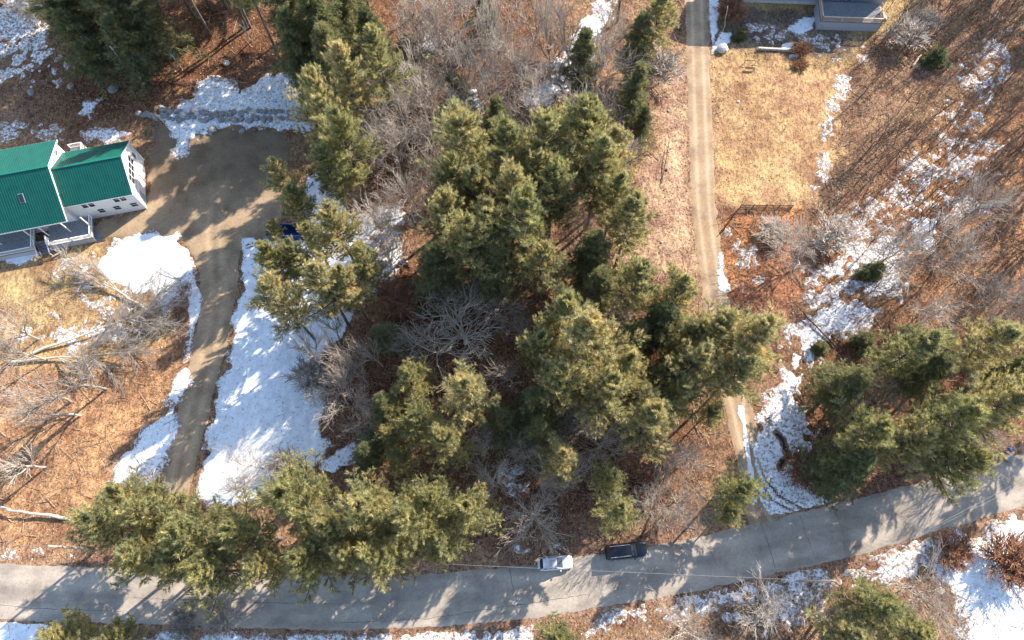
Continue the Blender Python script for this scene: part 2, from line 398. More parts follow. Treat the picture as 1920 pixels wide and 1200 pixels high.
class MB:
    def __init__(s): s.v = []; s.f = []

    def add(s, vs, fs):
        k = len(s.v); s.v += [tuple(a) for a in vs]; s.f += [tuple(i + k for i in f) for f in fs]; return s

    def box(s, c, d, rz=0, rx=0, ry=0, taper=1.0):
        m = Matrix.Translation(c) @ Matrix.Rotation(rz, 4, 'Z') @ Matrix.Rotation(ry, 4, 'Y') @ Matrix.Rotation(rx, 4, 'X')
        vs = [m @ Vector((x * d[0] / 2 * (taper if z > 0 else 1), y * d[1] / 2 * (taper if z > 0 else 1), z * d[2] / 2)) for z in (-1, 1) for y in (-1, 1) for x in (-1, 1)]
        return s.add(vs, [(0, 2, 3, 1), (4, 5, 7, 6), (0, 1, 5, 4), (2, 6, 7, 3), (0, 4, 6, 2), (1, 3, 7, 5)])

    def bar(s, a, b, w, h=None):               # square bar between two points
        a = Vector(a); b = Vector(b); d = b - a; h = h or w
        q = d.to_track_quat('X', 'Z').to_matrix().to_4x4(); m = Matrix.Translation((a + b) / 2) @ q
        L = d.length
        vs = [m @ Vector((x * L / 2, y * w / 2, z * h / 2)) for z in (-1, 1) for y in (-1, 1) for x in (-1, 1)]
        return s.add(vs, [(0, 2, 3, 1), (4, 5, 7, 6), (0, 1, 5, 4), (2, 6, 7, 3), (0, 4, 6, 2), (1, 3, 7, 5)])

    def tube(s, pts, rad, n=6, cap=True):
        pts = [Vector(p) for p in pts]; rad = [rad] * len(pts) if isinstance(rad, (int, float)) else rad; k = len(s.v)
        for i, p in enumerate(pts):
            d = (pts[min(i + 1, len(pts) - 1)] - pts[max(i - 1, 0)]).normalized()
            up = Vector((0, 0, 1)) if abs(d.z) < 0.9 else Vector((1, 0, 0)); a = d.cross(up).normalized(); b = d.cross(a)
            for j in range(n):
                t = 2 * math.pi * j / n; s.v.append(tuple(p + (a * math.cos(t) + b * math.sin(t)) * rad[i]))
        for i in range(len(pts) - 1):
            for j in range(n):
                q = k + i * n + j; r = k + i * n + (j + 1) % n; s.f.append((q, r, r + n, q + n))
        if cap:
            s.f.append(tuple(k + j for j in range(n))[::-1]); s.f.append(tuple(k + (len(pts) - 1) * n + j for j in range(n)))
        return s

    def prism(s, pts, z0, z1):
        n = len(pts)
        return s.add([(x, y, z0) for x, y in pts] + [(x, y, z1) for x, y in pts],
                     [tuple(range(n))[::-1], tuple(range(n, 2 * n))] + [(i, (i + 1) % n, (i + 1) % n + n, i + n) for i in range(n)])

    def mesh(s, name, smooth=False):
        me = bpy.data.meshes.new(name); me.from_pydata(s.v, [], s.f); me.update()
        if smooth:
            for p in me.polygons: p.use_smooth = True
        return me

    def build(s, name, mat, parent=None, smooth=False, bevel=0.0):
        o = link(name, s.mesh(name, smooth), mat, parent)
        if bevel:
            b = o.modifiers.new('bevel', 'BEVEL'); b.width = bevel; b.segments = 2; b.limit_method = 'ANGLE'
        return o


def grid_patch(name, mat, x0, x1, y0, y1, cell, hfun, cut=-0.03, label=None, cat=None, kind='structure', attrs=None, zbase=None):
    xs = np.arange(x0, x1 + cell, cell); ys = np.arange(y0, y1 + cell, cell)
    X, Y = np.meshgrid(xs, ys); nx, ny = len(xs), len(ys)
    Hh, extra = hfun(X, Y)
    Z = gz(X, Y) + Hh
    idx = np.arange(nx * ny).reshape(ny, nx)
    q = np.stack([idx[:-1, :-1], idx[:-1, 1:], idx[1:, 1:], idx[1:, :-1]], -1).reshape(-1, 4)
    hmax = Hh.ravel()[q].max(1); q = q[hmax > cut]
    used = np.unique(q); rm = np.zeros(nx * ny, np.int64); rm[used] = np.arange(len(used))
    V = np.stack([X.ravel(), Y.ravel(), Z.ravel()], -1)[used]
    me = npmesh(name, V, rm[q], True)
    for an, arr in extra.items():
        at = me.attributes.new(an, 'FLOAT', 'POINT'); at.data.foreach_set('value', arr.ravel()[used].astype(np.float32))
    o = link(name, me, mat)
    return tag(o, label, cat, None, kind)


# ------------------------------------------------------------------ ground sheet
def axis(a, b, cell, far):
    core = list(np.arange(a, b + cell, cell)); out = []; st = cell; x = core[-1]
    while x < far: st *= 1.35; x += st; out.append(x)
    lo = []; st = cell; x = a
    while x > -far: st *= 1.35; x -= st; lo.append(x)
    return np.array(lo[::-1] + core + out)


xs = axis(-96, 96, 0.28, 900); ys = axis(-14, 100, 0.28, 900)
X, Y = np.meshgrid(xs, ys); Zg = gz(X, Y)
reg = np.zeros(X.shape + (4,)); reg[..., 3] = 1.0
base = np.array([0.20, 0.118, 0.068])
n1 = (fbm(X, Y, 9, 3, 20) * 0.5 + 0.5)[..., None]
reg[..., :3] = base * (1 - n1 * 0.35) + np.array([0.30, 0.20, 0.135]) * n1 * 0.35


def paint(poly, col, soft=1.2, fl=None, w=1.0, rough=1.0):
    k = ss(-soft, soft, sdf(X, Y, poly) + rough * fbm(X, Y, 2.2, 3, 31)) * w
    reg[..., :3] = reg[..., :3] * (1 - k[..., None]) + np.array(col) * k[..., None]
    if fl is not None: reg[..., 3] = reg[..., 3] * (1 - k) + fl * k


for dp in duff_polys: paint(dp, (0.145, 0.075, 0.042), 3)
paint(W([(1480, 560), (1900, 80), (1960, 300), (1960, 620), (1700, 600)]), (0.30, 0.158, 0.082), 3)
paint(yardr_poly, (0.35, 0.245, 0.12), 1.5, 0.45)
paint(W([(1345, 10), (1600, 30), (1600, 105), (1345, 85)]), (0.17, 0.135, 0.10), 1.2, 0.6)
paint(lawn_poly, (0.44, 0.285, 0.15), 1.0, 0.35, rough=2.2)
paint(W([(1430, 140), (1540, 150), (1530, 210), (1450, 230)]), (0.33, 0.19, 0.11), 2.0, 0.7, 0.7)
paint(W([(1400, 320), (1500, 280), (1510, 370), (1400, 378)]), (0.52, 0.355, 0.19), 2.0, 0.4, 0.8)
paint(strip_poly, (0.42, 0.28, 0.185), 1.5, 0.6)
paint(lawnl_poly, (0.37, 0.25, 0.13), 1.5, 0.5)
paint(W([(20, 490), (100, 490), (130, 560), (60, 600), (0, 560)]), (0.44, 0.33, 0.17), 2, 0.4, 0.8)
paint(leafl_poly, (0.34, 0.195, 0.105), 1.8, 0.8)
paint(rust_poly, (0.33, 0.145, 0.065), 1.3, 1.0)
paint(W([(1395, 480), (1520, 470), (1500, 620), (1400, 600)]), (0.27, 0.13, 0.08), 2.0, 0.9, 0.6)
kr = ss(-2.4, -0.4, sdf(X, Y, road_poly) + 0.5 * fbm(X, Y, 1.5, 3, 33))
reg[..., :3] = reg[..., :3] * (1 - kr[..., None] * 0.8) + np.array([0.24, 0.15, 0.10]) * kr[..., None] * 0.8
idx = np.arange(X.size).reshape(X.shape)
q = np.stack([idx[:-1, :-1], idx[:-1, 1:], idx[1:, 1:], idx[1:, :-1]], -1).reshape(-1, 4)
me = npmesh('ground', np.stack([X.ravel(), Y.ravel(), Zg.ravel()], -1), q, True)
ca = me.color_attributes.new('region', 'FLOAT_COLOR', 'POINT'); ca.data.foreach_set('color', reg.reshape(-1).astype(np.float32))
tag(link('ground', me, M['ground']), 'forest floor of brown leaf litter with tan mown lawns', 'ground', None, 'structure')


# ------------------------------------------------------------------ snow, drive, lane, road
def track_keep(x, y):      # bare strips where tyres and water cut the snow
    k = np.minimum.reduce([pdist(x, y, W(L)) for L in TRACKS]); return k


TRACKS = [[(1413, 870), (1425, 905), (1448, 938), (1500, 965)], [(1420, 860), (1433, 895), (1460, 930), (1520, 962)],
          [(1400, 900), (1416, 930), (1440, 965)], [(1395, 915), (1412, 945), (1420, 968)],
          [(1398, 770), (1409, 850), (1420, 910), (1424, 965)], [(1376, 790), (1388, 860)],
          [(462, 460), (485, 453)], [(462, 466), (487, 458)]]
BROOK = W([(1456, 812), (1468, 826), (1474, 848), (1478, 858), (1466, 866), (1462, 876)])
BROOK2 = W([(1553, 800), (1540, 822), (1530, 840), (1530, 862)])


def snow_h(x, y):
    m = np.zeros(x.shape)
    for poly, w, soft in SNOW:
        pts = W(poly); xa = [p[0] for p in pts]; ya = [p[1] for p in pts]
        s = (x > min(xa) - 3) & (x < max(xa) + 3) & (y > min(ya) - 3) & (y < max(ya) + 3)
        if not s.any(): continue
        d = sdf(x[s], y[s], pts)
        m[s] = np.maximum(m[s], w * ss(-soft, soft * 1.2, d + 1.2 * soft * fbm(x[s], y[s], 3.5, 3, 5)))
    nz = 0.62 * fbm(x, y, 3.4, 4, 50, 0.7) + 0.62 * fbm(x, y, 1.05, 2, 57, 0.7)
    a = m + (0.30 + 0.45 * np.clip(1.3 - m, 0, 1)) * nz - 0.5
    tr = np.clip(1 - track_keep(x, y) / 0.17, 0, 1); a = a - 2.0 * tr
    a = a - 2.5 * np.clip(1 - (pdist(x, y, BROOK) - 0.25) / 0.35, 0, 1) - 2.5 * np.clip(1 - (pdist(x, y, BROOK2) - 0.3) / 0.35, 0, 1)
    a = a - 2 * ss(-0.5, 0.1, sdf(x, y, road_poly))
    a = np.where(m < 0.05, -1, a)
    h = np.clip(a * 0.5, -0.08, 0.10) + 0.03 * fbm(x, y, 0.9, 2, 70) * (a > 0)
    thin = np.clip(1 - (m - 0.55) / 0.75, 0.22, 1)
    return h, {'thin': thin}


grid_patch('snow', M['snow'], -94, 94, -12, 97, 0.21, snow_h, cut=0.0, label='patches of old melting snow over leaves and gravel', cat='snow', kind='stuff')


def drive_h(x, y):
    d = sdf(x, y, drive_poly) + (0.35 + 1.0 * ss(52, 60, y)) * fbm(x, y, 3.5, 4, 80, 0.65)
    cl = W([(420, 300), (400, 430), (412, 560), (385, 690), (350, 830), (320, 940), (310, 1060)])
    pd = pdist(x, y, cl); tone = np.exp(-((pd - 0.9) / 0.5) ** 2) * 0.5 * ss(60, 52, y) + 0.5 * ss(68, 50, y) * 1.0
    yard = ss(56, 66, y) * 0.5
    return np.clip(d * 0.25, -0.09, 0.03), {'tone': np.clip(tone + 0.35 * fbm(x, y, 3, 3, 81) - yard, 0, 1)}


x0, y0 = -74, 2
grid_patch('gravel_driveway', M['drive'], x0, -36, 0, 82, 0.3, drive_h, label='gravel driveway widening into a parking yard beside the green-roofed house', cat='driveway')


def lane_h(x, y):
    pd = pdist(x, y, lane_cl); d = 1.95 - pd + 0.25 * fbm(x, y, 1.4, 3, 90)
    tone = 0.25 + 0.75 * np.exp(-((pd - 0.85) / 0.28) ** 2) + 0.25 * fbm(x, y, 2.5, 3, 91)
    return np.clip(d * 0.2, -0.09, 0.028), {'tone': np.clip(tone, 0, 1)}


grid_patch('dirt_lane', M['lane'], 28, 46, 4, 118, 0.22, lane_h, label='straight dirt lane with two pale wheel tracks beside the lawn', cat='lane')


def road_h(x, y):
    d = sdf(x, y, road_poly) + 0.22 * fbm(x, y, 1.3, 4, 95, 0.7)
    pd = pdist(x, y, road_cl)
    tone = 0.5 + 0.3 * np.exp(-((pd - 1.8) / 0.5) ** 2) + 0.55 * fbm(x * 0.25, y, 1.4, 4, 96) - 0.25 * np.exp(-((pd - 0.1) / 0.3) ** 2)
    return np.clip(d * 0.3, -0.09, 0.05), {'tone': np.clip(tone, 0, 1)}


road = grid_patch('paved_road', M['road'], -130, 130, -12, 30, 0.3, road_h, label='curving worn asphalt road crossed by tree shadows', cat='road')


def ribbon(mb, pts, w, z, seed):
    rr = random.Random(seed); out = []
    for (ax, ay), (bx, by) in zip(pts[:-1], pts[1:]):
        n = max(2, int(math.hypot(bx - ax, by - ay) / 0.5))
        for i in range(n):
            t = i / n; out.append((ax + (bx - ax) * t + rr.uniform(-.07, .07), ay + (by - ay) * t + rr.uniform(-.07, .07)))
    out.append(pts[-1]); k = len(mb.v)
    for i, p in enumerate(out):
        q = out[min(i + 1, len(out) - 1)]; o = out[max(i - 1, 0)]; dx, dy = q[0] - o[0], q[1] - o[1]; L = math.hypot(dx, dy) + 1e-6
        ww = w * rr.uniform(0.5, 1.2) / 2
        mb.v += [(p[0] - dy / L * ww, p[1] + dx / L * ww, z), (p[0] + dy / L * ww, p[1] - dx / L * ww, z)]
    for i in range(len(out) - 1): mb.f.append((k + 2 * i, k + 2 * i + 1, k + 2 * i + 3, k + 2 * i + 2))


for i, L in enumerate([[(1427, 984), (1440, 1020), (1456, 1074)], [(1500, 968), (1514, 1010), (1526, 1040)], [(1563, 950), (1575, 985)], [(955, 1066), (962, 1100), (972, 1140)],
                       [(640, 1132), (500, 1130), (400, 1128), (250, 1120)], [(640, 1168), (800, 1160), (1000, 1130), (1100, 1115)], [(0, 1134), (50, 1140), (240, 1146)], [(1330, 1030), (1345, 1060)]]):
    mb = MB(); ribbon(mb, W(L), 0.065 if i not in (4, 5, 6) else 0.05, 0.056, i); mb.build('crack', M['crack'], road)

for nm, pl in (('brook', BROOK), ('brook', BROOK2)):
    mb = MB(); ribbon(mb, pl, 0.55, 0.0, 3)
    for i, v in enumerate(mb.v): mb.v[i] = (v[0], v[1], gz1(v[0], v[1]) + 0.02)
    tag(mb.build(nm, M['water']), 'dark narrow brook winding through the snow above the paved road' if pl is BROOK else 'dark brook pool at the left edge of the hemlocks above the road', 'brook', None, 'structure')


# ------------------------------------------------------------------ trees
def tubes_np(segs, n=3):
    """segs: array (k,8) ax ay az bx by bz ra rb -> verts, faces"""
    S = np.asarray(segs, float); A = S[:, :3]; B = S[:, 3:6]; D = B - A; D /= (np.linalg.norm(D, axis=1, keepdims=True) + 1e-9)
    U = np.where(np.abs(D[:, 2:3]) < 0.9, np.array([[0, 0, 1.0]]), np.array([[1.0, 0, 0]]))
    E = np.cross(D, U); E /= np.linalg.norm(E, axis=1, keepdims=True) + 1e-9; G = np.cross(D, E)
    V = []
    for end, rad in ((A, S[:, 6]), (B, S[:, 7])):
        for j in range(n):
            t = 2 * math.pi * j / n
            V.append(end + (E * math.cos(t) + G * math.sin(t)) * rad[:, None])
    V = np.stack(V, 1); k = len(S); base = (np.arange(k) * 2 * n)[:, None]
    F = np.concatenate([base + np.array([[j, (j + 1) % n, n + (j + 1) % n, n + j]]) for j in range(n)], 0)
    return V.reshape(-1, 3), F


def tufts(Pt, D, rng, n, ln, wd, up, spread):
    k = len(Pt); Pt = np.repeat(Pt, n, 0); D = np.repeat(D, n, 0)
    d = D + rng.normal(0, spread, D.shape); d[:, 2] += up; d /= np.linalg.norm(d, axis=1, keepdims=True)
    s = np.cross(d, rng.normal(0, 1, d.shape)); s /= np.linalg.norm(s, axis=1, keepdims=True) + 1e-9
    L = ln * rng.uniform(0.7, 1.3, (len(Pt), 1)); Wd = wd * rng.uniform(0.7, 1.3, (len(Pt), 1))
    a = Pt + rng.normal(0, 0.05, Pt.shape); V = np.stack([a + s * Wd, a + d * L, a - s * Wd], 1).reshape(-1, 3)
    F = np.arange(len(V)).reshape(-1, 3)
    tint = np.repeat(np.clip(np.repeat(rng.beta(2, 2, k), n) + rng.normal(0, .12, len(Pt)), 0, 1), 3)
    return V, F, tint


def conifer(seed, h, r, kind):
    rng = np.random.default_rng(seed); pine = kind == 'P'
    segs = []; TP = []; TD = []
    bend = rng.normal(0, 0.25, 2)

    def axis_at(z):
        t = z / h; return np.array([bend[0] * math.sin(t * 3), bend[1] * math.sin(t * 2.5), z])
    zz = np.linspace(0, h * 0.98, 12)
    for a, b in zip(zz[:-1], zz[1:]):
        rt = lambda z: 0.24 * (h / 17) * (1 - z / h) ** 0.8 + 0.02
        segs.append([*axis_at(a), *axis_at(b), rt(a), rt(b)])
    z0 = h * (0.42 if pine else 0.20); z = z0; step = 0.66 if pine else 0.55
    az0 = rng.uniform(0, 6.28)
    lobe = rng.uniform(0.75, 1.25, 7)
    while z < h * 0.985:
        t = (z - z0) / (h - z0)
        prof = (min(1, 0.60 + t * 2.2) * (1 - t) ** 0.70 if pine else (1 - t) ** 0.85) + 0.06
        nb = rng.integers(4, 6) if pine else rng.integers(4, 7)
        az0 += rng.uniform(0.3, 1.2)
        for k in range(nb):
            az = az0 + k * 2 * math.pi / nb + rng.normal(0, 0.22)
            lb = lobe[int(az / 0.9) % 7]
            L = r * prof * (rng.uniform(0.5, 1.35) if pine else rng.uniform(0.5, 1.3)) * lb
            if rng.random() < 0.12: continue
            el = (0.05 + 0.9 * t ** 1.5 + rng.normal(0, 0.10)) if pine else (-0.12 + 0.55 * t * t + rng.normal(0, .06))
            if L < 0.25: L = 0.3
            ns = 5; p = axis_at(z); dr = np.array([math.cos(az), math.sin(az), 0]); sd = np.array([-dr[1], dr[0], 0])
            for i in range(ns):
                s0 = (i + 1) / ns; e = el + ((0.35 * s0) if pine else (-0.22 * s0)); az_w = rng.normal(0, 0.12)
                d = (dr * math.cos(e) + sd * az_w); d[2] = math.sin(e); d /= np.linalg.norm(d)
                q = p + d * L / ns
                ra = (0.055 * (1 - i / ns) + 0.012) * (L / 4 + 0.35); segs.append([*p, *q, ra, ra * 0.8])
                # side twigs
                if s0 > 0.28 or not pine:
                    tl = (L * 0.22 * (1.25 - s0 * 0.8) + 0.25) * (1.0 if pine else 0.8)
                    for sgn in (-1, 1):
                        for m_ in range(2):
                            w = p + (q - p) * rng.uniform(0, 1)
                            dd = d * rng.uniform(0.5, 1.1) + sd * sgn * rng.uniform(0.6, 1.0) + np.array([0, 0, (rng.uniform(0, .35) if pine else rng.uniform(-.3, .05))])
                            dd /= np.linalg.norm(dd); ll = tl * rng.uniform(0.6, 1.2)
                            e2 = w + dd * ll
                            if pine or m_ == 0: segs.append([*w, *e2, 0.016, 0.008])
                            nt_ = max(2, int(ll / (0.21 if pine else 0.2)))
                            for u in np.linspace(0.3 if pine else 0.1, 1, nt_):
                                TP.append(w + dd * ll * u); TD.append(dd)
                if s0 > 0.5:
                    TP.append(q); TD.append(d)
                p = q
        z += step * rng.uniform(0.8, 1.25) * (1.0 - 0.35 * t)
    for _ in range(5): TP.append(axis_at(h * 0.97) + rng.normal(0, 0.12, 3)); TD.append(np.array([0, 0, 1.0]))
    TP = np.array(TP); TD = np.array(TD)
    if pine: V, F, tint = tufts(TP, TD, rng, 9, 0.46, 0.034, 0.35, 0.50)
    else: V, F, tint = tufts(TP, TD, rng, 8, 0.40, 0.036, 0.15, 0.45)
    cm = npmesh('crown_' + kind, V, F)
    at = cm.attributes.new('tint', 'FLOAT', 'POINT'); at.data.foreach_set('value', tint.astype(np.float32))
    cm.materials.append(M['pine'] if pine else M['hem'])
    V, F = tubes_np(segs, 5); tm = npmesh('trunk_' + kind, V, F, True); tm.materials.append(M['bark'])
    return tm, cm, h, r


def bare(seed, h, spread, mt='gray', mt2='twig', trunk_frac=0.32, fine=1.0, rad=0.21, multi=1, maxd=4):
    rng = random.Random(seed); thick = []; thin = []

    def grow(p, d, L, rd, depth):
        ns = 4 if depth < 2 else 3 if depth < 4 else 2
        pts = [p]; dd = d.copy()
        for i in range(ns):
            dd = (dd + Vector((rng.gauss(0, .11), rng.gauss(0, .11), rng.gauss(0, .08) + 0.05))).normalized()
            pts.append(pts[-1] + dd * L / ns)
        rs = [rd * (1 - 0.42 * i / ns) for i in range(ns + 1)]
        tgt = thick if depth < min(3, maxd) else thin
        for i in range(ns): tgt.append([*pts[i], *pts[i + 1], rs[i], rs[i + 1]])
        if depth >= maxd: return
        nc = {0: rng.randint(6, 8), 1: rng.randint(5, 7), 2: rng.randint(4, 6), 3: rng.randint(3, 5), 4: 2}.get(depth, 2)
        for k in range(nc):
            t = (0.35 + 0.65 * (k + 1) / nc) if depth == 0 else rng.uniform(0.25, 1.0) if k else 1.0
            i = min(ns - 1, int(t * ns)); f = t * ns - i; q = pts[i].lerp(pts[i + 1], min(1, f))
            ang = rng.uniform(0.35, 0.85) * spread * (1.0 if depth else 1.15)
            if k == nc - 1 and depth == 0: ang *= 0.3
            a = rng.uniform(0, 6.283) if depth else k * 2.4 + rng.uniform(-.5, .5)
            u = dd.orthogonal().normalized(); w = dd.cross(u)
            nd = (dd * math.cos(ang) + (u * math.cos(a) + w * math.sin(a)) * math.sin(ang)).normalized()
            nd = (nd + Vector((0, 0, 0.12))).normalized()
            grow(q, nd, L * rng.uniform(0.55, 0.78) * (1.15 if depth == 0 else 1), max(rs[i] * rng.uniform(0.55, 0.74), 0.024 * fine), depth + 1)
    for m_ in range(multi):
        d0 = Vector((rng.gauss(0, .06), rng.gauss(0, .06), 1)) if multi == 1 else Vector((math.cos(m_ * 6.28 / multi) * .35, math.sin(m_ * 6.28 / multi) * .35, 1))
        grow(Vector((0, 0, 0)), d0.normalized(), h * (trunk_frac + 0.1), rad * (1 if multi == 1 else 0.6), 0)
    allz = max(s[5] for s in thin + thick); rr = np.percentile([math.hypot(s[3], s[4]) for s in thin], 84)
    V, F = tubes_np(thick, 6); tm = npmesh('trunk_bare', V, F, True); tm.materials.append(M[mt])
    V, F = tubes_np(thin, 3); cm = npmesh('crown_bare', V, F); cm.materials.append(M[mt2])
    return tm, cm, allz, rr


PROTO = {'P': [conifer(100 + i, 17 + i % 3, 4.6 + 0.3 * (i % 2), 'P') for i in range(7)],
         'H': [conifer(200 + i, 15, 3.8, 'H') for i in range(5)],
         'B': [bare(300 + i, 15, 0.85, trunk_frac=0.36) for i in range(6)],
         'N': [bare(400 + i, 16, 0.62, trunk_frac=0.52, maxd=3, rad=.36) for i in range(4)],
         'L': [bare(450 + i, 15, 1.0, mt='pale', mt2='pale', fine=1.1) for i in range(2)],
         'V': [bare(480 + i, 8, 0.6, trunk_frac=0.55, maxd=2, rad=.11, mt='dark', mt2='dark') for i in range(4)],
         'S': [bare(500 + i, 3.5, 0.95, rad=0.05, trunk_frac=0.3, multi=5, maxd=3, fine=0.9) for i in range(3)],
         'R': [bare(600 + i, 2.5, 0.9, mt='red', mt2='red', rad=0.04, trunk_frac=0.3, multi=9, maxd=3, fine=0.7) for i in range(2)]}
for k_ in range(2):
    PROTO.setdefault('Y', []).append(conifer(700 + k_, 3.2, 1.3, 'H'))
NAMES = {'P': ('pine_tree', 'pine tree', 'tall pines with yellow-green plumes'), 'H': ('hemlock_tree', 'hemlock tree', 'dark green hemlocks'),
         'B': ('bare_tree', 'bare tree', 'leafless hardwood trees'), 'N': ('bare_tree', 'bare tree', 'leafless hardwood trees'), 'L': ('bare_tree', 'bare tree', 'leafless hardwood trees'),
         'V': ('bare_sapling', 'sapling', 'thin saplings on the right-hand slope'), 'S': ('bare_shrub', 'shrub', 'leafless shrubs'), 'R': ('bare_shrub', 'shrub', 'leafless shrubs'), 'Y': ('evergreen_shrub', 'shrub', 'small evergreen shrubs')}
_cnt = [0]


def tree(kind, px, py, rpx, h, label, lean=(0, 0), proto=None):
    _cnt[0] += 1; i = _cnt[0]
    if kind in 'PH' and h >= 10: h *= 1.28; rpx *= 1.25
    elif kind in 'BN' and h >= 7: h *= 1.15; rpx *= 1.1
    f = {'P': 0.68, 'H': 0.6, 'B': 0.62, 'N': 0.6, 'L': 0.62}.get(kind, 0.5)
    x, y = P(px, py, h * f); r = rpx / pscale(py, h * f)
    pr = PROTO[kind]; tm, cm, ph, prr = pr[(i * 3 + 1) % len(pr) if proto is None else proto]
    nm, cat, grp = NAMES[kind]
    e = empty(nm, (x - lean[0] * h * f, y - lean[1] * h * f, gz1(x, y) - 0.05), (i * 2.399) % 6.283)
    q = Vector((lean[0], lean[1], 1)).to_track_quat('Z', 'Y').to_matrix() @ Matrix.Rotation((i * 2.399) % 6.283, 3, 'Z')
    e.rotation_euler = q.to_euler(); e.scale = (r / prr, r / prr, h / ph)
    link('trunk', tm, None, e); link('crown' if kind in 'PHYBNLV' else 'twigs', cm, None, e)
    return tag(e, label, cat, grp)


exec_trees = []
T = exec_trees.append
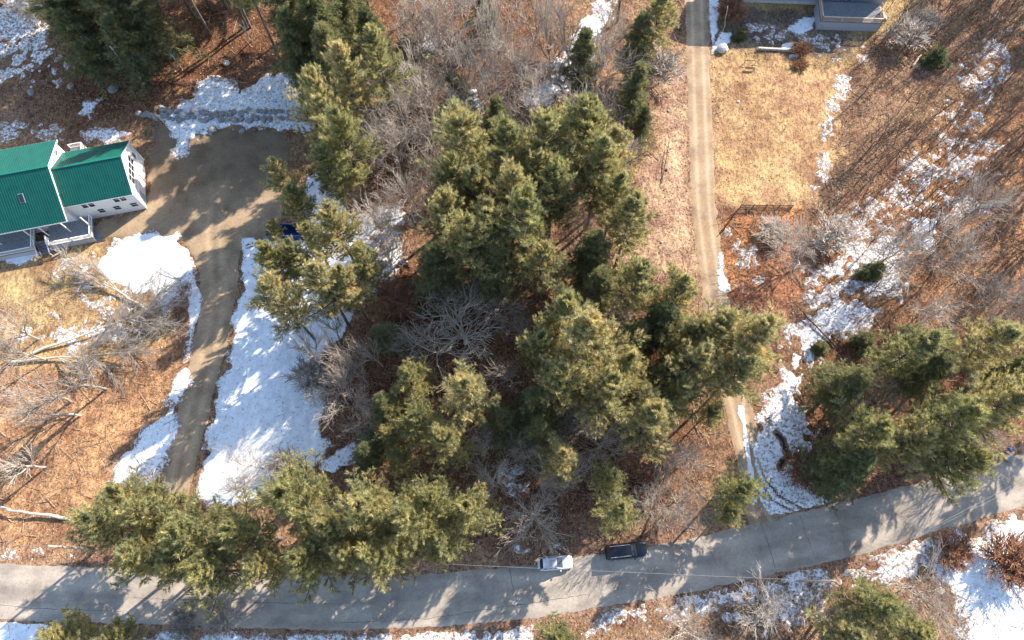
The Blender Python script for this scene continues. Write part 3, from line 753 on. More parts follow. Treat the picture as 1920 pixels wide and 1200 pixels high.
# (kind, x, y of crown middle in the photograph, crown radius there, height m, label)
for t_ in [
 # top left grove
 ('H', 130, 25, 52, 14, "yellow-tipped evergreen at the top left beside the snowy patch"),
 ('H', 205, 30, 48, 15, "dark evergreen right of the yellow-tipped one at the top left"),
 ('H', 150, 75, 42, 12, "lower dark evergreen at the edge of the top left snow"),
 ('H', 262, 20, 45, 14, "dark evergreen at the top edge left of the red leaf clearing"),
 ('H', 235, 85, 40, 12, "dark evergreen above the row of boulders by the forest shade"),
 ('H', 545, 20, 52, 19, "dark hemlock right of the red leaf clearing, cut by the top edge"),
 ('H', 600, 60, 52, 19, "large dark hemlock above the snowy bank at top centre-left"),
 ('H', 560, 95, 42, 16, "dark hemlock nearest the snow behind the boulder wall"),
 ('H', 650, 15, 50, 16, "dark hemlock behind the white dead branches at the top"),
 ('H', 625, 125, 45, 16, "dark hemlock under the white dead branches"),
 ('P', 655, 155, 46, 18, "green pine below the dark hemlocks and left of the grey thicket"),
 ('P', 715, 130, 44, 17, "green pine touching the left side of the grey leafless thicket"),
 ('H', 700, 85, 40, 14, "dark evergreen hidden behind grey branches at top centre"),
 ('P', 280, -120, 44, 19.5, "tall pine with its long pale trunk crossing the red leaf clearing"),
 ('P', 351, -136, 46, 19, "tall pine with a thick grey trunk at the right of the red leaf clearing"),
 ('P', 318, -128, 36, 18, "slender tall pine with its trunk between the two larger trunks in the clearing"),
 ('P', 400, -95, 46, 19, "tall pine rising beyond the top edge right of the clearing trunks"),
 ('P', 225, -60, 40, 17, "tall pine rising beyond the top edge left of the clearing trunks"),
 ('H', 765, 100, 40, 9, "low dark evergreen under the leafless thicket, left of the dark gap"),
 ('H', 850, 170, 38, 9, "low dark evergreen in the dark gap of the upper thicket"),
 ('H', 700, 210, 36, 9, "low dark evergreen at the foot of the broad grey spray"),
 ('H', 905, 20, 34, 9, "low dark evergreen under the tall leafless trees at the top edge"),
 ('H', 1090, 170, 38, 9, "low dark evergreen behind silvery branches above the central pines"),
 ('B', 820, 85, 62, 14, "leafless tree in the very middle of the upper thicket"),
 ('B', 700, 165, 50, 12, "leafless tree at the left border of the upper thicket"),
 ('B', 905, 185, 56, 13, "leafless tree right of the dark gap with warm brown ground beneath"),
 ('B', 965, 120, 50, 13, "leafless tree at the right border of the upper thicket"),
 ('B', 690, 235, 46, 10, "small leafless tree squeezed between driveway column and grey spray"),
 ('B', 1060, 110, 44, 12, "leafless tree between the sunny leaf strip and the verge hemlocks"),
 # column beside the driveway
 ('P', 612, 215, 46, 19, "yellow-green pine at the right end of the boulder wall"),
 ('P', 650, 280, 44, 18, "pine of the driveway column just below the boulder wall end"),
 ('P', 620, 325, 42, 15, "pine overlapping the snow strip right of the parking yard"),
 ('P', 535, 345, 34, 13, "small lone pine leaning over the gravel parking yard"),
 ('P', 562, 385, 30, 12, "small pine just above the blue steel container"),
 ('P', 640, 435, 42, 16, "pine right of the blue steel container over the snow"),
 ('P', 515, 432, 22, 7, "little dark pine covering the left end of the blue container"),
 ('P', 590, 455, 26, 12, "thin pine plume between the container and the long leaning trunk"),
 ('P', 522, 500, 40, 16, "yellowish pine over the snow bank below the blue container"),
 ('P', 535, 570, 48, 17, "broad pine with its left side hanging over the white snow bank"),
 ('P', 610, 545, 48, 17, "yellow-green pine in the middle of the clump right of the snow bank"),
 ('H', 715, 630, 40, 9, "dark hemlock between the snow bank clump and the star-shaped bare tree"),
 # central mass
 ('P', 870, 285, 62, 19, "tall bright pine at the upper left of the big central stand"),
 ('P', 950, 300, 52, 18, "bright pine in the upper middle of the big central stand"),
 ('P', 1020, 280, 56, 19, "bright pine right of middle along the top of the central stand"),
 ('P', 1100, 260, 58, 19, "tall bright pine at the upper right corner of the central stand"),
 ('P', 1120, 330, 54, 18, "pine on the right flank of the central stand facing the lane"),
 ('P', 1040, 360, 52, 18, "pine in the heart of the central stand"),
 ('P', 960, 380, 52, 19, "pine left of the heart of the central stand"),
 ('P', 835, 415, 50, 17, "pine with golden top on the left flank of the central stand"),
 ('P', 890, 370, 46, 17, "pine filling between the golden-topped and heart pines"),
 ('P', 985, 430, 60, 20, "largest plumed pine at the lower front of the central stand"),
 ('P', 880, 470, 54, 18, "pine with shaded underside at the lower left of the central stand"),
 ('H', 930, 500, 50, 15, "dark hemlock in the shade below the central stand"),
 ('H', 820, 500, 42, 14, "dark hemlock at the lower left foot of the central stand"),
 ('P', 1015, 500, 42, 15, "pine at the lower right foot of the central stand"),
 ('H', 930, 225, 34, 11, "small dark hemlock in the gap above the central stand"),
 ('P', 1180, 420, 46, 16, "pine reaching toward the bare strip left of the lane"),
 ('P', 1150, 380, 40, 15, "small pine above the one reaching toward the lane strip"),
 ('H', 1110, 480, 44, 14, "dark hemlock behind the grey shrub branches in the right centre"),
 ('H', 1095, 110, 34, 12, "dark hemlock left of the lane near the top"),
 ('H', 1190, 170, 36, 12, "green hemlock beside the pinkish verge of the lane"),
 ('P', 1235, 40, 42, 13, "yellow-green pine at the top edge beside the dirt lane"),
 ('H', 1195, 80, 34, 12, "dark hemlock under the pine at the top edge by the lane"),
 ('H', 1205, 230, 28, 9, "small hemlock lowest of those along the lane verge"),
 # right of centre
 ('H', 1120, 545, 42, 12, "dark hemlock at the left end of the belt crossing the lane"),
 ('P', 1195, 535, 50, 15, "olive pine in the belt left of where the lane disappears"),
 ('P', 1265, 560, 48, 15, "rounded olive pine on the left edge of the lane end"),
 ('H', 1235, 610, 48, 14, "dark green hemlock between the two rounded olive pines"),
 ('H', 1190, 640, 40, 12, "dark hemlock right of the great golden pine"),
 ('P', 1330, 625, 52, 16, "pine whose crown covers the lane from the left"),
 ('P', 1400, 640, 58, 18, "wide grey-green pine covering the lane beside the snowy woods"),
 ('P', 1300, 690, 50, 16, "pine lower left in the group covering the lane"),
 ('P', 1375, 710, 50, 16, "pine lowest in the group covering the lane"),
 ('H', 1250, 710, 40, 13, "dark hemlock in the shade between golden pine and lane group"),
 ('P', 1100, 650, 70, 20, "great golden pine, broadest crown of the lower wood"),
 ('P', 1045, 720, 50, 17, "shaded pine at the lower left of the great golden pine"),
 ('P', 1140, 735, 54, 17, "pine below right of the great golden pine"),
 ('P', 1215, 790, 54, 16, "pine left of the lane with yellow right side above the verge trees"),
 ('P', 1165, 700, 44, 16, "pine joining the right side of the great golden pine"),
 ('P', 1330, 775, 32, 9, "small pine leaning on the lane where it comes out of the trees"),
 # lower middle left
 ('P', 775, 710, 42, 11, "pine just below left of the star-shaped bare tree"),
 ('P', 870, 745, 54, 17, "pine below the star-shaped bare tree"),
 ('P', 790, 795, 44, 11, "lighter pine in the lower wood left of the red leaf gap"),
 ('P', 838, 835, 44, 15, "bright pine above the red leaf gap near the roadside row"),
 ('H', 720, 760, 34, 11, "small dark hemlock over the red soil near the striped snow"),
 ('H', 690, 850, 46, 9, "dark hemlock above the roadside row at its middle"),
 ('P', 755, 860, 40, 9, "dull pine just above the widest roadside pine"),
 ('P', 1050, 865, 42, 13, "flat-topped pine among the pinkish shrubs above the parked cars"),
 ('P', 1155, 955, 42, 14, "pine standing above the black parked vehicle"),
 ('P', 1140, 900, 30, 12, "small dark pine behind the one above the black vehicle"),
 ('P', 1375, 920, 40, 11, "pine on the verge left of the snowy lane mouth"),
 ('P', 1365, 965, 34, 8, "low pine at the road edge left of the lane mouth"),
 ('H', 1010, 810, 40, 11, "dark hemlock in the shade under the great golden pine"),
 ('H', 940, 790, 34, 10, "dark hemlock in the red leaf gap right of the lower pines"),
 ('P', 1005, 345, 46, 17, "small bright pine wedged in the upper middle of the central stand"),
 ('P', 1150, 300, 44, 16, "pine at the far right shoulder of the central stand"),
 ('P', 850, 350, 46, 17, "pine on the upper left shoulder of the central stand"),
 ('P', 920, 430, 48, 18, "pine between the golden-topped and the largest plumed pine"),
 ('P', 1060, 600, 50, 17, "golden pine at the upper left shoulder of the great golden pine"),
 ('P', 1010, 660, 40, 15, "yellow pine at the left edge of the great golden pine"),
 ('H', 1000, 760, 44, 13, "dark hemlock under the left side of the great golden pine"),
 ('P', 690, 500, 34, 14, "small pine between the long leaning trunk and the brown clearing"),
 ('H', 1300, 640, 46, 13, "dark hemlock tucked under the lane group"),
 ('P', 1270, 740, 44, 14, "pine above the verge, left of where the lane emerges"),
 ('P', 735, 820, 40, 9.5, "pale pine at the left end of the lower wood"),
 ('B', 930, 575, 40, 7, "thin leafless tree over red litter between the star-shaped tree and central stand"),
 ('B', 985, 620, 34, 7, "thin leafless tree between star-shaped tree and great golden pine"),
 ('B', 765, 640, 36, 7, "thin leafless tree in shade just left of the star-shaped one"),
 ('B', 900, 840, 36, 7, "leafless tree in the red leaf gap above the row's right end"),
 ('B', 690, 790, 38, 7, "leafless tree on red soil right of the snow bank's lower end"),
 ('B', 1015, 900, 34, 7, "small leafless tree between flat-topped pine and rounded pinkish tree"),
 ('B', 1260, 860, 38, 8, "leafless tree on the sunny leaf slope left of the lane"),
 ('S', 1080, 790, 30, 5, "grey shrub under the lower edge of the great golden pine"),
 ('S', 650, 540, 26, 5, "grey shrub in the brown clearing near the leaning trunk"),
 # roadside row
 ('P', 215, 985, 62, 15, "leftmost golden pine of the roadside row"),
 ('P', 290, 960, 56, 15, "golden pine second in the roadside row, hiding the driveway mouth"),
 ('P', 285, 1045, 58, 14, "golden pine leaning over the asphalt near the left utility pole"),
 ('P', 370, 1000, 62, 16, "pine third in the roadside row, just right of the driveway mouth"),
 ('P', 410, 1065, 54, 15, "shaded pine hanging lowest over the asphalt"),
 ('P', 465, 1000, 50, 15, "pine left of the spiky pale pine in the roadside row"),
 ('P', 560, 940, 66, 18, "spiky pale pine with upswept plumes in the roadside row"),
 ('P', 580, 1045, 54, 15, "pine with radiating plumes over the road edge, mid row"),
 ('P', 500, 1060, 44, 14, "small pine in the roadside row over the asphalt, left of the radiating one"),
 ('P', 690, 960, 64, 18, "widest pine of the roadside row"),
 ('P', 770, 975, 58, 17, "grey-green pine right of the widest roadside pine"),
 ('P', 720, 1050, 56, 16, "pine whose tip reaches farthest into the road right of middle"),
 ('P', 655, 1040, 46, 15, "pine under the widest roadside pine"),
 ('P', 880, 955, 48, 14, "pine at the right end of the roadside row"),
 ('P', 835, 1010, 44, 13, "lower pine at the right end of the row, beside the verge"),
 ('P', 630, 995, 52, 16, "pine filling the gap left of the widest roadside pine"),
 ('P', 345, 1050, 48, 13, "pine over the asphalt between leaning golden and lowest hanging pines"),
 ('P', 815, 940, 48, 15, "pine between the grey-green one and the right end of the roadside row"),
 ('P', 245, 930, 40, 13, "small golden pine behind the leftmost two of the roadside row"),
 ('P', 655, 540, 36, 15, "pine at the right border of the snow bank clump"),
 ('P', 570, 500, 34, 15, "pine plume in the upper middle of the snow bank clump"),
 # lower right
 ('H', 1590, 725, 48, 12, "green hemlock right of the snowy brook bank"),
 ('P', 1700, 660, 56, 15, "olive pine at the upper left of the lower right wood"),
 ('P', 1850, 650, 52, 14, "olive pine at the upper right of the lower right wood"),
 ('H', 1730, 700, 48, 13, "dark hemlock in the shade of the lower right wood"),
 ('H', 1900, 690, 45, 13, "dark hemlock cut by the right edge"),
 ('P', 1620, 815, 52, 14, "pine above the road at the left of the lower right wood"),
 ('H', 1590, 870, 48, 12, "dark hemlock just above the road right of the lane mouth"),
 ('P', 1690, 830, 46, 14, "wide pine overhanging the road in the lower right wood"),
 ('P', 1770, 790, 60, 17, "golden-brown pine in the middle of the lower right wood"),
 ('P', 1850, 770, 58, 17, "golden-brown pine near the right edge above the road"),
 ('P', 1790, 870, 50, 15, "pine with hanging plumes at the road edge on the right"),
 ('P', 1905, 740, 46, 15, "golden pine cut by the right edge above the road"),
 # bottom edge
 ('P', 130, 1192, 44, 10, "dark pine at the bottom edge on the left beyond the road"),
 ('P', 215, 1200, 44, 10, "pine beside the dark one at the bottom left edge"),
 ('P', 1048, 1190, 42, 9, "pine at the bottom edge below the parked silver car"),
 ('P', 1640, 1140, 58, 11, "golden pine below the road at the lower right"),
 ('P', 1580, 1180, 46, 10, "pine cut by the bottom edge under the lower right golden pine"),
 ('P', 1700, 1185, 44, 10, "pine cut by the bottom edge right of the golden pine"),
 # shrubs green
 ('Y', 1642, 508, 18, 2.6, "small green conifer standing in the snowy brush"),
 ('Y', 1618, 515, 13, 2.0, "tiny green conifer left of the larger one in the snowy brush"),
 ('Y', 1757, 103, 22, 3.0, "green conifer alone on the brown slope at the upper right"),
 ('Y', 1392, 62, 13, 1.8, "yellow-green bush in the shade of the grey house"),
 ('Y', 1378, 68, 8, 1.2, "tiny dark bush left of the yellow-green one"),
 ('Y', 1540, 650, 16, 2.0, "small green conifer in the snow left of the slanting log"),
 ('Y', 1625, 640, 22, 3.0, "yellow-green young conifer at the tip of the slanting log"),
 # bare trees: top centre thicket
 ('B', 760, 40, 66, 15, "grey leafless tree at the top left of the central thicket"),
 ('B', 850, 25, 70, 17, "tall leafless tree at the top edge, left of the long straight trunk"),
 ('B', 930, 60, 74, 18, "leafless tree with pale branches around a long straight trunk"),
 ('B', 870, 120, 62, 15, "leafless tree over the dark gap in the upper thicket"),
 ('B', 780, 130, 66, 15, "leafless tree with fan of pale twigs left of the dark gap"),
 ('B', 750, 215, 68, 14, "leafless tree above the broad spray of grey branches"),
 ('B', 735, 275, 66, 13, "broad spray of grey branches left of the central pines"),
 ('B', 800, 190, 60, 13, "greyish leafless tree between thicket and pines"),
 ('B', 790, 310, 50, 13, "leafless tree touching the left side of the central pines"),
 ('B', 1000, 200, 54, 11, "tangled leafless tree just above the central pines"),
 ('B', 1070, 190, 60, 13, "leafless tree over the shaded gap left of the lane"),
 ('B', 1130, 120, 56, 14, "twiggy pale leafless tree near the top beside hemlocks"),
 ('B', 1140, 200, 52, 12, "grey leafless tree at the upper right of the central pines"),
 ('B', 1145, 45, 46, 13, "silvery leafless tree at the top edge left of the lane pine"),
 ('B', 1185, 290, 44, 10, "thin leafless tree between the pines and the lane verge"),
 ('N', 1040, 60, 36, 17, "slim dark leafless tree over the sunny leaf strip"),
 ('N', 1075, 30, 40, 18, "slim straight trunk with dark branches at top centre"),
 ('N', 905, 60, 40, 20, "tall straight-trunked leafless tree at top centre"),
 ('N', 990, 110, 34, 14, "slim leafless tree left of the sunny leaf strip"),
 ('N', 1000, 20, 36, 16, "slim leafless tree at the top edge over the leaf strip"),
 ('L', 650, 40, 40, 14, "white dead tree in front of the dark hemlocks"),
 ('S', 1230, 125, 40, 6, "silver spiky shrub leaning toward the dirt lane"),
 ('B', 730, 420, 54, 11, "pale-branched tree left of the central pines over shaded snow"),
 ('B', 760, 360, 46, 11, "pinkish leafless tree between snow strip and central pines"),
 ('B', 720, 480, 40, 9, "low leafless tree below the pale-branched one"),
 ('B', 1090, 430, 44, 13, "grey leafless tree inside the right part of the central stand"),
 ('B', 800, 540, 42, 8, "thin leafless tree at the foot of the hemlocks, left side"),
 ('L', 868, 620, 84, 9, "star-shaped leafless tree alone in the dark clearing"),
 ('S', 1165, 590, 34, 8, "pale twiggy shrub between the dark hemlocks right of the golden pine"),
 ('R', 745, 555, 34, 3, "rusty leaved shrub in the brown clearing left of the star-shaped tree"),
 ('B', 960, 700, 40, 8, "reddish leafless tree left of the great golden pine"),
 ('B', 1000, 970, 54, 8, "rounded pinkish leafless tree above the silver car"),
 ('B', 1065, 905, 50, 9, "pinkish leafless tree up the slope from the silver car"),
 ('B', 1130, 825, 44, 9, "pinkish leafless tree right of the flat-topped pine"),
 ('B', 965, 850, 44, 9, "shaded leafless tree in the dark gap above the pinkish ones"),
 ('B', 925, 900, 36, 7, "thin leafless tree beside the right end of the roadside row"),
 ('B', 1285, 930, 56, 9, "grey leafless tree on the verge left of the lane mouth"),
 ('B', 1225, 945, 46, 9, "dark crooked leafless tree right of the pine above the black vehicle"),
 ('B', 1310, 850, 40, 8, "leafless tree with dark limbs by the lane below the pines"),
 ('B', 640, 730, 54, 9, "leafless tree at the right edge of the striped snow"),
 ('S', 580, 710, 36, 4, "dark shrub with long twigs reaching over the striped snow"),
 ('B', 470, 870, 44, 7, "pale crooked leafless tree at the foot of the snow bank"),
 ('B', 430, 915, 38, 6, "whitish leafless tree between the snow bank and roadside row"),
 ('S', 540, 880, 34, 4, "tangle of dark twigs at the lower end of the snow bank"),
 ('B', 240, 880, 46, 8, "grey leafless tree behind the leftmost roadside pine"),
 ('N', 300, 900, 34, 6, "dark-limbed small tree at the driveway mouth"),
 # left yard
 ('B', 10, 640, 56, 13, "leafless tree cut by the left edge below the lawn"),
 ('N', 20, 860, 40, 11, "thin leafless tree at the left edge near the road"),
 # right woods
 ('B', 1520, 470, 60, 9, "wide silver-grey tree above the rusty garden plot"),
 ('B', 1690, 460, 54, 10, "airy leafless tree above the snowy clearing on the right"),
 ('S', 1560, 440, 36, 4, "grey shrub right of the silver-grey tree"),
 ('B', 1800, 470, 60, 10, "leafless tree over dark trunk shadows on the right"),
 ('B', 1870, 540, 56, 11, "leafless tree at the right edge above the olive pines"),
 ('B', 1850, 380, 50, 10, "leafless tree at the right edge over the patchy snow"),
 ('B', 1770, 560, 48, 9, "tan leafless tree just above the lower right wood"),
 ('S', 1700, 60, 34, 4, "brown brush on the slope right of the grey deck"),
 ('S', 1740, 40, 26, 3, "dark round brush on the slope near the top edge"),
 ('R', 1503, 92, 17, 1.8, "dark red round shrub at the end of the white garden board"),
 ('R', 1502, 125, 14, 1.0, "low dark red plant below the round red shrub"),
 ('R', 1375, 20, 26, 3.5, "reddish twiggy shrub at the corner of the grey house"),
 ('R', 1505, 885, 36, 2.5, "reddish brush beside the brook above the road"),
 ('S', 1450, 440, 30, 2.5, "sparse grey brush inside the garden plot"),
 # bottom right
 ('B', 1740, 840, 44, 9, "grey leafless tree among the pines of the lower right wood"),
 ('B', 1660, 735, 40, 9, "leafless tree in the gap at the top of the lower right wood"),
 ('B', 1880, 820, 40, 9, "leafless tree at the right edge just above the road"),
 ('B', 1740, 1110, 62, 9, "broad tan leafless tree on the snow below the road"),
 ('B', 1440, 1170, 60, 8, "grey leafless tree at the bottom edge below the road"),
 ('B', 1290, 1180, 56, 8, "pale leafless tree at the bottom edge right of the small pine"),
 ('R', 1895, 1060, 48, 4, "rust-coloured brush at the lower right corner snow"),
 ('R', 1790, 1040, 30, 2.5, "dark red brush on the snowy shoulder"),
 ('S', 350, 1165, 30, 3.5, "bare pinkish shrub at the road's lower edge, left one of a pair"),
 ('S', 408, 1160, 30, 3.5, "bare pinkish shrub at the road's lower edge, right one of a pair"),
 ('B', 1860, 880, 34, 9, "silvery leafless branches over the road at the right"),
 ('B', 1560, 1150, 46, 8, "shaded leafless tree left of the lower right golden pine"),
 ('L', 35, 5, 36, 9, "pinkish leafless tree on the snow at the top left corner"),
]: T(t_)
# trees just outside the picture whose shadows fall across it
for t_, l_ in [(('P', 560, -110, 50, 17), "pine beyond the top edge above the large dark hemlock"), (('P', 660, -110, 50, 17), "pine beyond the top edge above the white dead tree"),
        (('B', 760, -80, 80, 17), "leafless tree beyond the top edge above the thicket, left"), (('B', 900, -90, 80, 17), "leafless tree beyond the top edge above the thicket, right"), (('P', 1180, -80, 50, 16), "pine beyond the top edge left of the lane")]:
    T(t_ + (l_,))


def based(kind, px, py, rpx, h, label, **k):      # the same, from where the trunk meets the ground
    hh = h * (1.28 if kind in 'PH' and h >= 10 else 1.15 if kind in 'BN' and h >= 7 else 1); f = {'P': 0.68, 'H': 0.6, 'B': 0.62, 'N': 0.6}.get(kind, 0.5)
    r_ = CAM_H / (CAM_H - f * hh); T((kind, 960 + (px - 960) * r_, 1080 + (py - 1080) * r_, rpx, h, label))


ORD = ['first', 'second', 'third', 'fourth', 'fifth', 'sixth', 'seventh', 'eighth', 'ninth', 'tenth', 'eleventh', 'twelfth', 'thirteenth', 'fourteenth', 'fifteenth', 'sixteenth']
for i, (x_, y_) in enumerate([(1900, -60), (1945, -20), (1985, 40), (1960, 90), (2010, 120), (1990, 190), (2030, 260), (1975, 300), (2020, 350), (1960, 410), (2000, 470), (1850, -90), (1790, -110), (2080, 60), (2090, 180), (2060, 420)]):
    based('N', x_, y_, 46, 19, "slim leafless tree beyond the right edge, %s counting from the top corner" % ORD[i])
for i, (x_, y_) in enumerate([(2060, -40), (2120, 120), (1960, 560), (2000, 720)]):
    based('P', x_, y_, 50, 18, "tall pine beyond the right edge, %s counting from the top corner" % ORD[i])
for i, (x_, y_) in enumerate([(110, -40), (190, -60), (60, -90), (260, -50), (20, -50)]):
    based('P', x_, y_, 46, 17, "tall pine beyond the top edge, %s counting from the upper left corner" % ORD[[3, 1, 4, 0, 2][i]] if False else "tall pine beyond the top edge above the left snow, %s of five" % ORD[i])
_r = random.Random(77)
for i in range(110):
    while True:
        x_, y_ = _r.uniform(1540, 1930), _r.uniform(-10, 600)
        if x_ > 1600 + max(0, (120 - y_)) * .3 and not (1640 < x_ and y_ > 560): break
    based('V', x_, y_, _r.uniform(13, 26), _r.uniform(6, 13), "thin leafless sapling among brush and snow patches on the brown right-hand slope")
for i, (x_, y_, l_) in enumerate([(205, 732, "leaning bare tree with its pale foot right of the shadow streaks on the leaf slope"), (142, 757, "leaning bare tree with its foot left of the streaks on the leaf slope"),
        (158, 782, "leaning bare tree, lowest foot beside the dark streaks on the leaf slope"), (80, 640, "slim leaning tree on the left lawn below the felled trunks")]):
    based('N', x_, y_, 52, 13, l_)
for i, (x_, y_, l_) in enumerate([(330, 45, 'second from left'), (285, 25, 'leftmost'), (478, 40, 'rightmost but one'), (505, 20, 'rightmost'), (365, 15, 'third from left'), (415, 20, 'middle one'), (440, 48, 'fourth from right')]):
    based('P', x_, y_, 38, 18, "tall pine at the top of the red clearing, " + l_)
for i, (x_, y_) in enumerate([(300, -40), (380, -30), (445, -12), (505, -40), (560, -25), (620, -40), (240, -25), (180, -15)]):
    based('P', x_, y_, 44, 18, "tall pine rooted beyond the top edge, %s of eight in a row" % ORD[i])
for i, (x_, y_, l_) in enumerate([(640, 640, "slim leafless tree at the upper right edge of the striped snow"), (662, 690, "slim leafless tree halfway down the right edge of the striped snow"), (690, 720, "slim leafless tree standing in the red soil right of the striped snow"),
        (655, 760, "slim leafless tree at the lower right edge of the striped snow"), (720, 690, "slim leafless tree in shade left of the star-shaped tree"), (600, 690, "slim leafless tree standing on the striped snow itself")]):
    based('N', x_, y_, 34, 13, l_)
for i, (x_, y_) in enumerate([(1930, 20), (1935, 150), (1945, 240), (1930, 340), (1940, 440), (1820, -40), (1870, -20), (1935, 520)]):
    based('N', x_, y_, 36, 18, "straight thin tree with its foot just past the right edge, %s from the top" % ORD[[1, 2, 3, 4, 5, 6, 0, 7][i]] if y_ > 0 else "straight thin tree past the top edge near the right corner, %s of two" % ORD[i - 5])
for x_, y_, l_ in [(246, 138, "tall yellow-tipped pine at the top left, its grey trunk in deep shade"), (305, 150, "tall pine leaning over the shade between clearing and top left snow"), (345, 135, "tall pine with its foot at the left of the red clearing"), (200, 150, "tall pine just right of the top left snow patch")]:
    based('P', x_, y_, 44, 17.5, l_)
for x_, y_, l_ in [(392, 82, "very tall pine whose long pale trunk rises left of two in the red clearing"), (452, 70, "very tall pine whose grey trunk rises right of two in the red clearing"), (425, 118, "very tall pine rooted by the pale round boulder in the clearing"),
        (365, 122, "very tall pine rooted above the boulder wall at the clearing's lower left"), (490, 105, "very tall pine rooted beside the dark hemlocks at the clearing's right")]:
    based('P', x_, y_, 44, 21.5, l_)
for x_, y_, l_ in [(550, 168, "very tall pine rooted behind the right end of the boulder wall"), (592, 140, "very tall pine rooted in the hemlock shade right of the snowy bank")]:
    based('P', x_, y_, 44, 23, l_)

for t_ in exec_trees: tree(*t_)
# long leaning / single trunks --------------------------------------------------
def trunk_obj(name, a, za, b, zb, r0, r1, mat, label, cat, twigs=0, seed=0):
    (ax, ay), (bx, by) = P(a[0], a[1], za), P(b[0], b[1], zb)
    A = Vector((ax, ay, gz1(ax, ay) + za)); B = Vector((bx, by, gz1(bx, by) + zb)); rr = random.Random(seed)
    pts = []; rad = []
    for i in range(9):
        t = i / 8; p = A.lerp(B, t) + Vector((rr.gauss(0, .07), rr.gauss(0, .07), rr.gauss(0, .04))) * (1 if 0 < i < 8 else 0); pts.append(p - A); rad.append(r0 + (r1 - r0) * t)
    e = empty(name, A)
    MB().tube(pts, rad, 8).build('trunk', M[mat], e, True)
    if twigs:
        mb = MB(); D = (B - A).normalized()
        for k in range(twigs):
            t = rr.uniform(0.35, 1); p = (B - A) * t; d = (D * rr.uniform(0.4, 1.2) + Vector((rr.gauss(0, 1), rr.gauss(0, 1), rr.gauss(0, .5))) * .7).normalized(); L = rr.uniform(0.8, 2.4) * (1.2 - t * .4)
            q = p + d * L * .5 + Vector((rr.gauss(0, .1), rr.gauss(0, .1), .1)); w = p + d * L
            w.z = max(w.z, -za - 0.0 + 0.05)
            mb.tube([p, q, w], [0.045, 0.03, 0.012], 4, False)
            for j in range(3):
                d2 = (d + Vector((rr.gauss(0, .6), rr.gauss(0, .6), rr.gauss(0, .3)))).normalized(); mb.tube([q, q + d2 * L * .45], [0.022, 0.01], 3, False)
        mb.build('branches', M[mat], e)
    return tag(e, label, cat)


trunk_obj('leaning_tree', (632, 522), 0, (577, 440), 12, .16, .07, 'bark', "long bare pine trunk leaning between the snow and the blue container", 'tree', 10, 1)
trunk_obj('fallen_tree', (1570, 650), 0.3, (1488, 565), 0.4, .14, .06, 'oldw', "dark slanting log lying across the snow on the right", 'log', 0, 2)
trunk_obj('leaning_tree', (1645, 660), 0, (1775, 575), 8, .2, .07, 'gray', "grey crooked trunk leaning out above the lower right wood", 'tree', 16, 3)
trunk_obj('leaning_tree', (1202, 1008), 0, (1228, 940), 6, .17, .08, 'oldw', "dark trunk leaning up behind the black vehicle", 'tree', 10, 4)
trunk_obj('fallen_tree', (1706, 465), 0.2, (1745, 428), 0.3, .22, .2, 'pale', "short thick snowy log in the clearing on the right", 'log', 0, 5)
trunk_obj('fallen_branch', (340, 528), 0.1, (298, 502), 0.5, .08, .03, 'oldw', "dark stick lying on the white snow beside the driveway", 'branch', 0, 6)
trunk_obj('fallen_branch', (1464, 251), 0.05, (1474, 240), 0.08, .04, .03, 'oldw', "tiny dark stick on the straw lawn", 'branch', 0, 7)
trunk_obj('fallen_branch', (1712, 122), 0.2, (1728, 102), 0.2, .18, .14, 'pale', "short whitish log on the brown slope", 'log', 0, 8)
trunk_obj('bare_sapling', (333, 935), 0, (270, 890), 5, .08, .03, 'oldw', "dark thin tree arching over the driveway mouth", 'tree', 10, 9)
trunk_obj('fallen_tree', (1240, 345), 0.2, (1258, 250), 0.8, .07, .03, 'oldw', "dark crooked branch lying along the pinkish verge of the lane", 'branch', 5, 10)
trunk_obj('bare_sapling', (1352, 85), 0, (1365, 10), 4.5, .04, .02, 'pale', "pale thin pole leaning above the snowy boulder by the lane", 'pole', 0, 11)
trunk_obj('dead_tree', (662, 70), 3, (640, -20), 15, .18, .08, 'pale', "white dead trunk with stub branches before dark hemlocks", 'tree', 16, 12)
for i, (a, b) in enumerate([((246, 138), (205, 85)), ((340, 128), (318, 98)), ((470, 80), (455, 40))]):
    trunk_obj('bare_tree', a, 0, b, (11, 6, 7)[i], (.24, .12, .12)[i], .1, 'gray',
              ["grey trunk in deep shade at the left of the clearing", "small thin pale trunk in the middle of the clearing", "short trunk at the right end of the clearing"][i], 'tree', 6, 20 + i)

